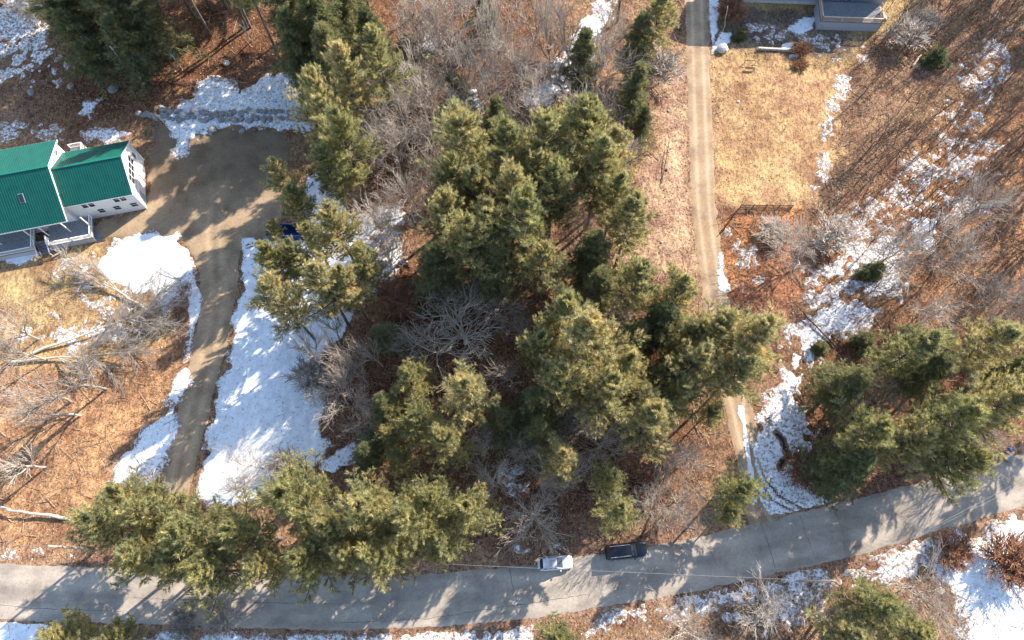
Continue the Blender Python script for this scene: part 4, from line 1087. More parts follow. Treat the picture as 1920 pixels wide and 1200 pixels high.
# felled brushy trees on the left lawn
def felled(name, a, b, spread, seed, label, n=70):
    (ax, ay), (bx, by) = P(*a), P(*b); A = Vector((ax, ay, gz1(ax, ay) + .25)); B = Vector((bx, by, gz1(bx, by) + 1.0)); rr = random.Random(seed); D = B - A; L = D.length; D.normalize()
    S = Vector((-D.y, D.x, 0)); e = empty(name, A); th = []; tn = []
    pts = [A.lerp(B, i / 8) + S * rr.gauss(0, .12) * (0 < i < 8) for i in range(9)]
    for i in range(8): th.append([*(pts[i] - A), *(pts[i + 1] - A), .24 - .02 * i, .22 - .02 * i])
    def br(p, d, l, r, dep):
        q = p
        for s in range(3):
            d = (d + Vector((rr.gauss(0, .13), rr.gauss(0, .13), rr.gauss(0, .1)))).normalized(); q2 = q + d * l / 3
            if q2.z < -0.15: q2.z = -0.1
            (th if dep == 0 else tn).append([*q, *q2, r * (1 - .25 * s), r * (1 - .25 * (s + 1))]); 
            if dep < 3:
                for k in range(2 if dep else 3):
                    u = Vector((rr.gauss(0, 1), rr.gauss(0, 1), rr.gauss(0, .6))); br(q2, (d + u * .30).normalized(), l * rr.uniform(.4, .62), max(r * .55, .016), dep + 1)
            q = q2
    for k in range(n // 8):
        t = rr.uniform(.45, 1.0); p = A.lerp(B, t) - A; ang = rr.uniform(-spread, spread)
        d = (D * math.cos(ang) + S * math.sin(ang) + Vector((0, 0, rr.uniform(-.02, .55)))).normalized(); br(p, d, L * rr.uniform(.22, .42), .09, 0)
    V, F = tubes_np(th, 6); me = npmesh('trunk', V, F, True); link('trunk', me, M['pale'], e)
    V, F = tubes_np(tn, 3); me = npmesh('twigs', V, F); link('branches', me, M['gray'], e)
    return tag(e, label, 'felled tree', 'felled trees on the left lawn')


felled('felled_tree', (60, 665), (270, 590), 0.75, 1, "felled tree with its fan of pale branches beside the driveway snow", 80)
felled('felled_tree', (20, 680), (215, 665), 0.85, 2, "felled tree with drooping brush lying below the other felled one", 80)
felled('felled_tree', (290, 590), (180, 520), 0.6, 3, "twiggy felled top lying over the ragged lawn snow", 50)
felled('felled_tree', (135, 973), (-10, 950), 0.25, 4, "pale fallen trunk with thin twigs above the road at the left edge", 30)

# undergrowth --------------------------------------------------------------------
rng = np.random.default_rng(5)
N = 60000
ux = rng.uniform(-92, 92, N); uy = rng.uniform(-8, 97, N)
dens = np.full(N, 0.16)
for poly, w in [([(1590, 130), (1700, 0), (1940, -20), (1940, 620), (1700, 600), (1480, 620), (1520, 400), (1580, 260)], 0.75), ([(1358, 400), (1500, 390), (1520, 450), (1500, 560), (1400, 590), (1360, 540)], 0.95),
                ([(1240, 1140), (1640, 1050), (1940, 1000), (1940, 1240), (1240, 1240)], 0.45), ([(620, 330), (760, 330), (780, 560), (680, 560)], 0.5), ([(900, 760), (1350, 760), (1350, 1010), (900, 1020)], 0.5), ([(-40, 700), (200, 690), (300, 720), (200, 930), (-40, 1050)], 0.25)]:
    dens = np.maximum(dens, w * (sdf(ux, uy, W(poly)) > 0))
pat = fbm(ux, uy, 4, 3, 44) * 0.5 + 0.5; dens = dens * np.clip(pat * 1.6, 0, 1.3)
bad = (sdf(ux, uy, lawn_poly) > -0.5) | (sdf(ux, uy, lawnl_poly) > -0.3) | (sdf(ux, uy, road_poly) > -0.8) | (sdf(ux, uy, drive_poly) > -0.4) | (pdist(ux, uy, lane_cl) < 2.5) | (sdf(ux, uy, yardr_poly) > 0) | (sdf(ux, uy, house_flat) > -2) | (sdf(ux, uy, strip_poly) > 0.5)
bad |= sdf(ux, uy, W(SNOW[6][0])) > 0
ok = (rng.random(N) < dens) & ~bad; ux = ux[ok]; uy = uy[ok]; n = len(ux); uz = gz(ux, uy) - 0.03
segs = []
hh = rng.uniform(0.25, 1.3, n) ** 1.2; tilt = rng.normal(0, 0.55, (n, 2)) * hh[:, None]
P0 = np.stack([ux, uy, uz], 1); P1 = P0 + np.stack([tilt[:, 0], tilt[:, 1], hh], 1)
segs.append(np.concatenate([P0, P1, np.full((n, 1), .032), np.full((n, 1), .014)], 1))
for k in range(2):
    t = rng.uniform(.3, .8, (n, 1)); Q = P0 * (1 - t) + P1 * t; Q2 = Q + np.concatenate([rng.normal(0, .28, (n, 2)), rng.uniform(0, .3, (n, 1))], 1) * hh[:, None]
    segs.append(np.concatenate([Q, Q2, np.full((n, 1), .022), np.full((n, 1), .010)], 1))
k = 2600; sel = rng.permutation(n)[:k]; an = rng.uniform(0, 3.14, k); ln = rng.uniform(.5, 1.8, k)
c = P0[sel]; dv = np.stack([np.cos(an) * ln, np.sin(an) * ln, rng.normal(0, .08, k)], 1)
A_ = c - dv; B_ = c + dv
A_[:, 2] = gz(A_[:, 0], A_[:, 1]) + .06; B_[:, 2] = gz(B_[:, 0], B_[:, 1]) + rng.uniform(.05, .3, k)
segs.append(np.concatenate([A_, B_, rng.uniform(.03, .07, (k, 1)), np.full((k, 1), .015)], 1))
V, F = tubes_np(np.concatenate(segs), 3); me = npmesh('undergrowth', V, F)
tag(link('undergrowth', me, M['brush']), 'thin brown brush and dead stems growing through the leaf litter', 'undergrowth', None, 'stuff')

# loose dead leaves on the floor, lawn tussocks
N = 130000
ux = rng.uniform(-92, 92, N); uy = rng.uniform(-8, 97, N)
lw = sdf(ux, uy, lawn_poly) > 0
bad = (sdf(ux, uy, road_poly) > -0.3) | (sdf(ux, uy, drive_poly) > 0.4 * rng.random(N)) | (pdist(ux, uy, lane_cl) < 1.9) | (sdf(ux, uy, house_flat) > 0) | (lw & (rng.random(N) < 0.6))
hs = snow_h(ux, uy)[0]; bad |= (hs > 0.0) & (rng.random(N) > 0.10)
ux = ux[~bad]; uy = uy[~bad]; n = len(ux); c = np.stack([ux, uy, gz(ux, uy) + np.maximum(snow_h(ux, uy)[0], 0) + 0.05], 1)
a = rng.normal(0, 1, (n, 3)); a[:, 2] *= .55; a /= np.linalg.norm(a, axis=1, keepdims=True); b = np.cross(a, rng.normal(0, 1, (n, 3)) * [.5, .5, 1]); b /= np.linalg.norm(b, axis=1, keepdims=True)
s1 = rng.uniform(.06, .15, (n, 1)); s2 = rng.uniform(.04, .10, (n, 1))
V = np.stack([c - a * s1, c + b * s2, c + a * s1, c - b * s2], 1).reshape(-1, 3); me = npmesh('leaf_litter', V, np.arange(len(V)).reshape(-1, 4))
at = me.attributes.new('tint', 'FLOAT', 'POINT'); at.data.foreach_set('value', np.repeat(rng.random(n), 4).astype(np.float32))
m, nn, l, bs = newmat('dead_leaves'); r_ = ramp(nn, [(0, (.10, .055, .04)), (.4, (.30, .16, .09)), (.8, (.46, .29, .18)), (1, (.55, .42, .30))]); l.new(attr(nn, 'tint').outputs['Fac'], r_.inputs[0]); l.new(r_.outputs[0], bs.inputs['Base Color']); bs.inputs['Roughness'].default_value = .9
tag(link('leaf_litter', me, m), 'loose curled dead leaves scattered over ground, lawn and snow', 'leaves', None, 'stuff')

# ------------------------------------------------------------------ left house
PHI = R(12.5); HX, HY = -57.0, 54.0
house = tag(empty('green_roof_house', (HX, HY, 0), PHI), "white-sided house with ribbed green metal roof in two sections at the left edge", 'house')


def wallsolid(u0, u1, v0, v1, hS, hN, vr, hr, z0=0.0):    # gabled volume, ridge along u
    prof = [(v0, z0), (v1, z0), (v1, hN), (vr, hr), (v0, hS)]
    return MB().add([(u0, v, z) for v, z in prof] + [(u1, v, z) for v, z in prof], [(0, 1, 2, 3, 4)[::-1], (5, 6, 7, 8, 9)] + [(i, (i + 1) % 5, (i + 1) % 5 + 5, i + 5) for i in range(5)])


def roofslab(u0, u1, va, za, vb, zb, th=.14):
    return MB().add([(u, v, z + d) for u in (u0, u1) for v, z in ((va, za), (vb, zb)) for d in (0, th)],
                    [(0, 1, 3, 2), (4, 6, 7, 5), (0, 4, 5, 1), (2, 3, 7, 6), (1, 5, 7, 3), (0, 2, 6, 4)])


def roof_sec(u0, u1, eS, zS, vr, zr, eN, zN):
    a = roofslab(u0, u1, eS, zS, vr, zr).build('roof', M['roof'], house)
    b = roofslab(u0, u1, vr, zr, eN, zN).build('roof', M['roof'], house)
    for o, (v0, z0, v1, z1) in ((a, (eS, zS, vr, zr)), (b, (vr, zr, eN, zN))):
        mb = MB(); u = u0 + .2
        while u < u1 - .1:
            mb.bar((u, v0, z0 + .155), (u, v1, z1 + .155), .045, .05); u += .36
        mb.build('ribs', M['rib'], o); o['kind'] = 'part'; del o['kind']
    MB().bar((u0, vr, zr + .17), (u1, vr, zr + .17), .32, .07).build('ridge_cap', M['rib'], house)
    mb = MB()
    for uu in (u0 - .04, u1 + .04):
        mb.bar((uu, eS, zS + .02), (uu, vr, zr + .02), .05, .24); mb.bar((uu, vr, zr + .02), (uu, eN, zN + .02), .05, .24)
    mb.build('rake_board', M['trim'], house)
    MB().bar((u0, eS - .02, zS), (u1, eS - .02, zS), .04, .2).build('fascia', M['trim'], house)
    MB().bar((u0, eN + .02, zN), (u1, eN + .02, zN), .04, .2).build('fascia', M['trim'], house)


MW = 16.5   # main block length
wallsolid(-9.9, 0, 0, 8.9, 5.02, 5.02, 4.45, 7.68).build('wall', M['wall'], house)
wallsolid(-9.9 - MW, -9.92, -.6, 9.9, 5.45, 6.85, 4.2, 8.85).build('wall', M['wall'], house)
roof_sec(-9.9, .22, -.35, 4.85, 4.45, 7.85, 9.25, 4.85)
roof_sec(-9.9 - MW - .3, -9.65, -2.55, 4.5, 4.2, 9.0, 10.3, 6.7)


def window(face, u, v, z, w, h, off=0.0, div=1):
    """face 'S' (normal -v) or 'E' (normal +u)"""
    f = MB(); g = MB(); t = .07
    if face == 'S':
        for a in (-w / 2 - t / 2, w / 2 + t / 2): f.box((u + a, v - .03, z), (t, .08, h + 2 * t))
        for a in (-h / 2 - t / 2, h / 2 + t / 2, 0): f.box((u, v - .03, z + a), (w, .072 if a else .06, t * (1 if a else .5)))
        g.box((u, v - .012, z), (w, .03, h))
    else:
        for a in (-w / 2 - t / 2, w / 2 + t / 2): f.box((u + .03, v + a, z), (.08, t, h + 2 * t))
        for a in (-h / 2 - t / 2, h / 2 + t / 2, 0): f.box((u + .03, v, z + a), (.072 if a else .06, w, t * (1 if a else .5)))
        g.box((u + .012, v, z), (.03, w, h))
    o = f.build('window', M['trim'], house); g.build('pane', M['glass'], o)


for u in (-7.4, -6.4): window('S', u, 0, 3.95, .78, 1.35)
for u in (-2.7, -1.7): window('S', u, 0, 3.95, .78, 1.35)
for u in (-5.95, -3.6, -1.05): window('S', u, 0, 1.8, .95, 1.05)
for k in range(4): window('E', 0, 2.6 + k * 1.12, 4.5, .96, 1.75)
window('E', 0, 7.6, 3.4, .7, 1.1)
window('E', -9.92, 8.2, 7.0 - .3, .9, .8); window('E', -9.92, .9, 6.1 - .3, .8, .9)
for u in (-24, -20, -13): window('S', u, -.6, 3.3, 1.0, 1.3)
mb = MB(); mb.box((-.0 + .06, 4.4, 2.55), (.10, 7.9, .16)); mb.build('trim_band', M['trim'], house)
mb = MB(); mb.box((.05, .0, 2.5), (.12, .14, 5.0)); mb.box((.05, 8.9, 2.5), (.12, .14, 5.0)); mb.build('corner_board', M['trim'], house)
d = MB(); d.box((.03, 1.6, 1.05), (.08, 1.0, 2.1)); d.build('door', M['gwall'], house)
MB().box((.10, 6.2, 1.15), (.06, 2.6, 2.2)).build('garage_door', M['trim'], house)
# chimney, pipe, skylight
ch = MB().box((-17.6, 4.0, 9.2), (.62, .8, 1.5)).build('chimney', M['brick'], house); MB().box((-17.6, 4.0, 10.0), (.74, .92, .1)).build('cap', M['lstone'], ch)
MB().tube([(-16.7, 4.9, 8.6), (-16.7, 4.9, 9.9)], .05, 8).build('vent_pipe', M['tyre'], house)
sk = MB().bar((-14.6, .55, 6.74), (-14.6, 1.55, 7.42), .62, .12).build('skylight', M['glass'], house)
MB().bar((-14.6, .5, 6.70), (-14.6, 1.6, 7.45), .74, .07).build('frame', M['gwall'], sk)


def porch(u0, u1, v0, v1, z, gap=None):
    MB().box(((u0 + u1) / 2, (v0 + v1) / 2, z - .1), (u1 - u0, v1 - v0, .16)).build('porch_deck', M['deckw'], house)
    mb = MB()
    def rail(a, b):
        mb.bar((*a, z + .95), (*b, z + .95), .12, .06); mb.bar((*a, z + .15), (*b, z + .15), .07, .05)
        L = math.hypot(b[0] - a[0], b[1] - a[1]); n = int(L / .22)
        for i in range(n + 1):
            t = i / n; x, y = a[0] + (b[0] - a[0]) * t, a[1] + (b[1] - a[1]) * t; mb.box((x, y, z + .5), (.035, .035, .9))
        for p in (a, b): mb.box((p[0], p[1], z + .4), (.12, .12, 1.35))
    rail((u0 + .07, v0 + .07), (u1 - .07, v0 + .07)); rail((u1 - .07, v0 + .07), (u1 - .07, v1)); rail((u0 + .07, v0 + .07), (u0 + .07, v0 + 1.2))
    mb.build('railing', M['trim'], house)
    po = MB()
    for u in (u0 + .1, (u0 + u1) / 2, u1 - .1): po.box((u, -2.3, (z + 4.5) / 2), (.14, .14, 4.5 - z))
    po.build('porch_post', M['trim'], house)
    MB().box(((u0 + u1) / 2, v0 + .05, z / 2 - .1), (u1 - u0 - .1, .06, z - .18)).build('skirt', M['gwall'], house)


porch(-26, -16.2, -4.3, -.62, 1.3); porch(-14.2, -7.6, -4.1, -.62, 1.3)
st = MB()
for i in range(5): st.box((-15.2, -3.0 - i * .32, 1.05 - i * .26), (1.7, .34, .08))
for s_ in (-16.1, -14.3): st.bar((s_, -2.8, 1.3), (s_, -4.6, 0), .08, .2)
st.build('stairs', M['deckw'], house)
sr = MB()
for s_ in (-16.1, -14.3): sr.bar((s_, -2.8, 2.25), (s_, -5.1, .9), .08, .06); sr.box((s_, -5.1, .45), (.09, .09, .95))
sr.build('stair_rail', M['trim'], house)
pb = MB(); pb.box((-9.0, 11.0, 2.4), (2.2, 1.8, .14)); pb.build('rear_balcony', M['deckw'], house)
rb = MB()
for a, b in (((-10.0, 11.8), (-8.0, 11.8)), ((-8.0, 10.1), (-8.0, 11.8))):
    rb.bar((*a, 3.4), (*b, 3.4), .1, .06); rb.bar((*a, 2.6), (*b, 2.6), .06, .05)
    for i in range(9): t = i / 8; rb.box((a[0] + (b[0] - a[0]) * t, a[1] + (b[1] - a[1]) * t, 3.0), (.04, .04, .8))
for p in ((-10, 11.8), (-8, 11.8)): rb.box((*p, 1.7), (.12, .12, 3.4))
rb.build('railing', M['trim'], house)


def slab(name, px, py, w, d, h, rz, mat, label, cat, bev=.02):
    x, y = P(px, py); o = MB().box((0, 0, h / 2), (w, d, h), 0, taper=.97).build(name, M[mat], None, False, bev); o.location = (x, y, gz1(x, y)); o.rotation_euler = (0, 0, rz)
    return tag(o, label, cat)


slab('stepping_stone', 184, 444, .95, 1.5, .09, .1, 'paver', "large grey stone slab beside the house path", 'paving slab')
slab('stepping_stone', 175, 450, .45, .8, .08, .2, 'paver', "small grey slab next to the large one", 'paving slab')
slab('stepping_stone', 167, 450, .45, .8, .08, .25, 'paver', "small grey slab nearest the house porch", 'paving slab')
mb = MB()
rr = random.Random(3)
for i in range(60):
    t = i / 59; px = 158 + 18 * math.sin(t * 2.2) + rr.uniform(-5, 5); py = 412 + t * 40; x, y = P(px, py)
    n = 6; a0 = rr.random() * 6; s = rr.uniform(.25, .42); mb.prism([(x + s * math.cos(a0 + k * 6.283 / n) * rr.uniform(.8, 1.1), y + s * math.sin(a0 + k * 6.283 / n) * rr.uniform(.8, 1.1)) for k in range(n)], -.02, .05 + .004 * (i % 7))
tag(mb.build('flagstone_path', M['paver'], None), "curved dark flagstone path between the porch and the grey slabs", 'path')
bm_ = MB(); bm_.bar((0, 0, .25), (2.2, 1.5, .35), .22, .2); o = bm_.build('timber_beam', M['tanw'], None, False, .02); x, y = P(100, 483); o.location = (x, y, gz1(x, y)); tag(o, "tan timber leaning at the corner of the lawn by the porch steps", 'timber')

# ------------------------------------------------------------------ right house
(ax, ay), (bx, by) = P(1393, 6), P(1642, 15)
RPH = math.atan2(by - ay, bx - ax); rh = tag(empty('grey_house', (ax, ay + 0.3, 0), RPH), "grey-sided house with a railed timber deck at the top edge of the picture", 'house')
house_l = house; RL = math.hypot(bx - ax, by - ay) + 1.2
MB().add(*[(lambda p: ([(0, v, z) for v, z in p] + [(RL, v, z) for v, z in p]))([(0, 0), (8.5, 0), (8.5, 8.4), (4.25, 11.0), (0, 8.4)]), [(4, 3, 2, 1, 0), (5, 6, 7, 8, 9)] + [(i, (i + 1) % 5, (i + 1) % 5 + 5, i + 5) for i in range(5)]]).build('wall', M['gwall'], rh)
roofslab(-.4, RL + .4, -.45, 8.25, 4.25, 11.15).build('roof', M['stone'], rh); roofslab(-.4, RL + .4, 4.25, 11.15, 8.95, 8.25).build('roof', M['stone'], rh)
MB().box((RL / 2, -.03, .25), (RL + .1, .09, .5)).build('foundation', M['lstone'], rh)
for u in (RL - 8.6, RL - 6.4):
    f = MB(); f.box((u, -.05, 1.9), (.96, .12, 1.5)); w_ = f.build('window', M['trim'], rh); MB().box((u, -.1, 1.9), (.74, .05, 1.26)).build('pane', M['glass'], w_)
# deck
du0, du1, dv0, dv1, dz = RL - 12.0, RL - 1.6, -5.4, -1.2, 1.9
MB().box(((du0 + du1) / 2, (dv0 + dv1) / 2, dz - .08), (du1 - du0, dv1 - dv0, .14)).build('deck_floor', M['deckw'], rh)
mb = MB()
for k in range(32):
    v = dv0 + .08 + k * (dv1 - dv0 - .1) / 31; mb.box(((du0 + du1) / 2, v, dz + .012), (du1 - du0 - .02, .10, .025))
mb.build('deck_boards', M['deckw'], rh)
mb = MB(); mb.box(((du0 + du1) / 2, dv0 - .02, dz / 2 - .1), (du1 - du0, .06, dz - .1)); mb.box((du0 - .02, (dv0 + dv1) / 2, dz / 2 - .1), (.06, dv1 - dv0, dz - .1)); mb.box((du1 + .02, (dv0 + dv1) / 2, dz / 2 - .1), (.06, dv1 - dv0, dz - .1)); mb.build('skirt', M['gwall'], rh)
mb = MB()


def rrail(a, b):
    mb.bar((*a, dz + 1.0), (*b, dz + 1.0), .20, .06); mb.bar((*a, dz + .12), (*b, dz + .12), .08, .06)
    L = math.hypot(b[0] - a[0], b[1] - a[1]); n = int(L / .16)
    for i in range(n + 1): t = i / n; mb.box((a[0] + (b[0] - a[0]) * t, a[1] + (b[1] - a[1]) * t, dz + .55), (.045, .045, .86))
    k = max(1, round(L / 3))
    for i in range(k + 1): t = i / k; mb.box((a[0] + (b[0] - a[0]) * t, a[1] + (b[1] - a[1]) * t, dz + .4), (.14, .14, 1.3))


rrail((du0 + .1, dv0 + .1), (du1 - .1, dv0 + .1)); rrail((du0 + .1, dv0 + .1), (du0 + .1, dv1)); rrail((du1 - .1, dv0 + .1), (du1 - .1, dv0 + 2.2)); mb.build('railing', M['tanw'], rh)
mb = MB()
for i in range(7): mb.box((du1 + .2 + i * .27, dv0 + 3.1, dz - .16 - i * .26), (.3, 1.2, .06))
for v in (dv0 + 2.5, dv0 + 3.7): mb.bar((du1, v, dz + .9), (du1 + 2.0, v, .75), .12, .06); mb.bar((du1, v, dz - .15), (du1 + 2.0, v, -.1), .06, .25); mb.box((du1 + 2.0, v, .4), (.1, .1, .85))
mb.build('stairs', M['tanw'], rh)

# ------------------------------------------------------------------ stones
def stone_mesh(seed, mat='stone'):
    import bmesh
    rr = random.Random(seed); bm = bmesh.new(); bmesh.ops.create_icosphere(bm, subdivisions=2, radius=1)
    ph = [Vector((rr.gauss(0, 1), rr.gauss(0, 1), rr.gauss(0, 1))).normalized() for _ in range(7)]; of = [rr.uniform(.62, .9) for _ in ph]
    for v in bm.verts:
        for n_, o_ in zip(ph, of):
            d_ = v.co.dot(n_)
            if d_ > o_: v.co -= n_ * (d_ - o_)
        v.co *= 1 + rr.uniform(-.03, .03)
    me = bpy.data.meshes.new('stone'); bm.to_mesh(me); bm.free(); me.materials.append(M[mat]); return me


SM = [stone_mesh(i) for i in range(6)]; SMP = [stone_mesh(20 + i, 'lstone') for i in range(2)]
wx, wy = P(420, 215); wall = tag(empty('boulder_wall', (wx, wy, 0)), "low retaining wall of grey boulders with snow between, above the parking yard", 'stone wall')
rr = random.Random(9); n_ = 0
for (a, b, cnt) in (((258, 215), (340, 226), 10), ((300, 208), (430, 218), 16), ((430, 212), (560, 212), 16), ((330, 222), (470, 228), 14), ((470, 222), (575, 226), 10)):
    for i in range(cnt):
        t = (i + .5) / cnt; px = a[0] + (b[0] - a[0]) * t + rr.uniform(-3, 3); py = a[1] + (b[1] - a[1]) * t + rr.uniform(-3, 3); x, y = P(px, py)
        o = bpy.data.objects.new('boulder', SM[n_ % 6] if rr.random() < .85 else SMP[0]); COL.objects.link(o); o.parent = wall; s = rr.uniform(.35, .62)
        o.location = (x - wx, y - wy, s * .35); o.rotation_euler = (rr.uniform(-.3, .3), rr.uniform(-.3, .3), rr.uniform(0, 6.28)); o.scale = (s * rr.uniform(1, 1.5), s, s * .75); n_ += 1
for i, (px, py, s, lab) in enumerate([(264, 143, .55, "round pale boulder in forest shade, upper of two above the wall"), (268, 157, .45, "pale boulder just below the upper one in the forest shade"), (425, 119, .6, "pale round boulder in the red leaf clearing"),
        (213, 168, .9, "grey boulder in deep shade by the top left snow"), (60, 175, .7, "dark boulder ringed with snow at the left"), (1354, 93, 1.15, "large round boulder half white with snow beside the dirt lane"), (1384, 192, .28, "small white stone on the straw lawn"),
        (1890, 858, .8, "grey boulder by the road at the right edge"), (1250, 320, .3, "small dark stone on the lane verge"), (1253, 208, .25, "small stone on the upper lane verge"), (133, 163, .6, "snow-rimmed boulder beside the top left snow"),
        (1240, 455, .22, "white stone at the lower end of the lane verge"), (400, 245, .8, "flat boulder below the boulder wall on the snow"), (455, 247, .6, "boulder at the front of the snow below the wall")]):
    x, y = P(px, py); me = (SMP if ('pale' in lab or 'white' in lab) else SM)[i % 2]; o = bpy.data.objects.new('boulder', me); COL.objects.link(o)
    o.location = (x, y, gz1(x, y) + s * .3); o.scale = (s, s * .9, s * .7); o.rotation_euler = (0, 0, i * 1.3); tag(o, lab, 'boulder')

# ------------------------------------------------------------------ garden fence, bench, board
def fence_line(pts, label, h=1.25):
    W_ = W(pts); x0, y0 = W_[0]; e = empty('garden_fence', (x0, y0, 0)); mb = MB(); pk = MB()
    for (a, b) in zip(W_[:-1], W_[1:]):
        L = math.hypot(b[0] - a[0], b[1] - a[1]); n = max(2, int(L / .17)); k = max(1, round(L / 2.2))
        for z in (.3, h - .12): mb.bar((a[0] - x0, a[1] - y0, z), (b[0] - x0, b[1] - y0, z), .05, .07)
        for i in range(n + 1): t = i / n; pk.box((a[0] - x0 + (b[0] - a[0]) * t, a[1] - y0 + (b[1] - a[1]) * t, h / 2), (.05, .04, h))
        for i in range(k + 1): t = i / k; p = MB().box((a[0] - x0 + (b[0] - a[0]) * t, a[1] - y0 + (b[1] - a[1]) * t, h / 2 + .05), (.1, .1, h + .15)); p.build('post', M['oldw'], e)
    mb.build('rail', M['oldw'], e); pk.build('pickets', M['oldw'], e); return tag(e, label, 'fence')


fence_line([(1386, 391), (1482, 392)], "dark picket fence between the straw lawn and the rusty garden plot")
fence_line([(1386, 391), (1356, 433)], "dark slanting fence line from the corner of the garden down to the lane", .9)
x, y = P(1405, 132); bn = tag(empty('garden_bench', (x, y, gz1(x, y)), -.1), "spindly dark garden bench standing on the lawn", 'bench')
MB().box((0, 0, .45), (1.5, .42, .04)).build('seat', M['oldw'], bn); b_ = MB(); b_.box((0, .22, .86), (1.5, .04, .08))
for i in range(9): b_.box((-.68 + i * .17, .22, .65), (.025, .025, .4))
b_.build('backrest', M['oldw'], bn)
for sx in (-.7, .7):
    for sy in (-.18, .2): MB().box((sx, sy, .22), (.05, .05, .44)).build('leg', M['oldw'], bn)
x, y = P(1405, 120); tr = tag(empty('garden_trellis', (x, y, gz1(x, y)), -.08), "long thin dark trellis bar on posts above the garden bench", 'trellis')
MB().box((0, 0, .75), (1.9, .06, .09)).build('crossbar', M['oldw'], tr)
for sx in (-.9, .9): MB().box((sx, 0, .36), (.08, .08, .72)).build('post', M['oldw'], tr)
(ax, ay), (bx, by) = P(1420, 94), P(1490, 98)
g = tag(empty('raised_board', (ax, ay, gz1(ax, ay))), "long white board edging the garden bed before the red shrub", 'board')
MB().bar((0, 0, .28), (bx - ax, by - ay, .28), .3, .5).build('board', M['lstone'], g, False, .02)
for t in (0.05, .5, .95): MB().box(((bx - ax) * t, (by - ay) * t - .19, .25), (.08, .07, .6)).build('stake', M['oldw'], g)

# ------------------------------------------------------------------ container
x, y = P(540, 441); ct = tag(empty('steel_container', (x, y, 0), .02), "blue open steel container with rusty end standing under pines by the snow", 'container')
Lc, Wc, Hc = 5.4, 2.0, 1.5; w = MB()
w.box((0, 0, .25), (Lc, Wc, .1)); w.box((0, -Wc / 2, .3 + Hc / 2), (Lc, .07, Hc)); w.box((0, Wc / 2, .3 + Hc / 2), (Lc, .07, Hc)); w.box((-Lc / 2, 0, .3 + Hc / 2), (.07, Wc, Hc))
w.build('body', M['blue'], ct); rb_ = MB()
for i in range(9):
    u = -Lc / 2 + .3 + i * (Lc - .6) / 8
    for s_ in (-1, 1): rb_.box((u, s_ * (Wc / 2 + .07), .3 + Hc / 2), (.09, .07, Hc))
for s_ in (-1, 1): rb_.box((0, s_ * Wc / 2, .33 + Hc), (Lc + .1, .13, .1))
rb_.build('ribs', M['blue'], ct); MB().box((Lc / 2 + .02, 0, .3 + Hc / 2), (.12, Wc + .1, Hc + .1)).build('end_gate', M['rust'], ct)
for s_ in (-1, 1):
    for u in (-2.0, 2.0): MB().tube([(u, s_ * .8 - .08, .12), (u, s_ * .8 + .08, .12)], .12, 12).build('roller', M['tyre'], ct)


# ------------------------------------------------------------------ vehicles
def loft(secs, name, mat, parent, smooth=True):
    """secs: list of (x, [(y,z)...]) same count; closed rings"""
    V = []; F = []; n = len(secs[0][1])
    for x, ring in secs: V += [(x, a, b) for a, b in ring]
    for i in range(len(secs) - 1):
        for j in range(n): k = (j + 1) % n; F.append((i * n + j, i * n + k, (i + 1) * n + k, (i + 1) * n + j))
    F.append(tuple(range(n))[::-1]); F.append(tuple((len(secs) - 1) * n + j for j in range(n)))
    me = bpy.data.meshes.new(name); me.from_pydata(V, [], F); me.update()
    if smooth:
        for p in me.polygons: p.use_smooth = True
    o = link(name, me, mat, parent); b = o.modifiers.new('sub', 'SUBSURF'); b.levels = 2; b.render_levels = 2; return o


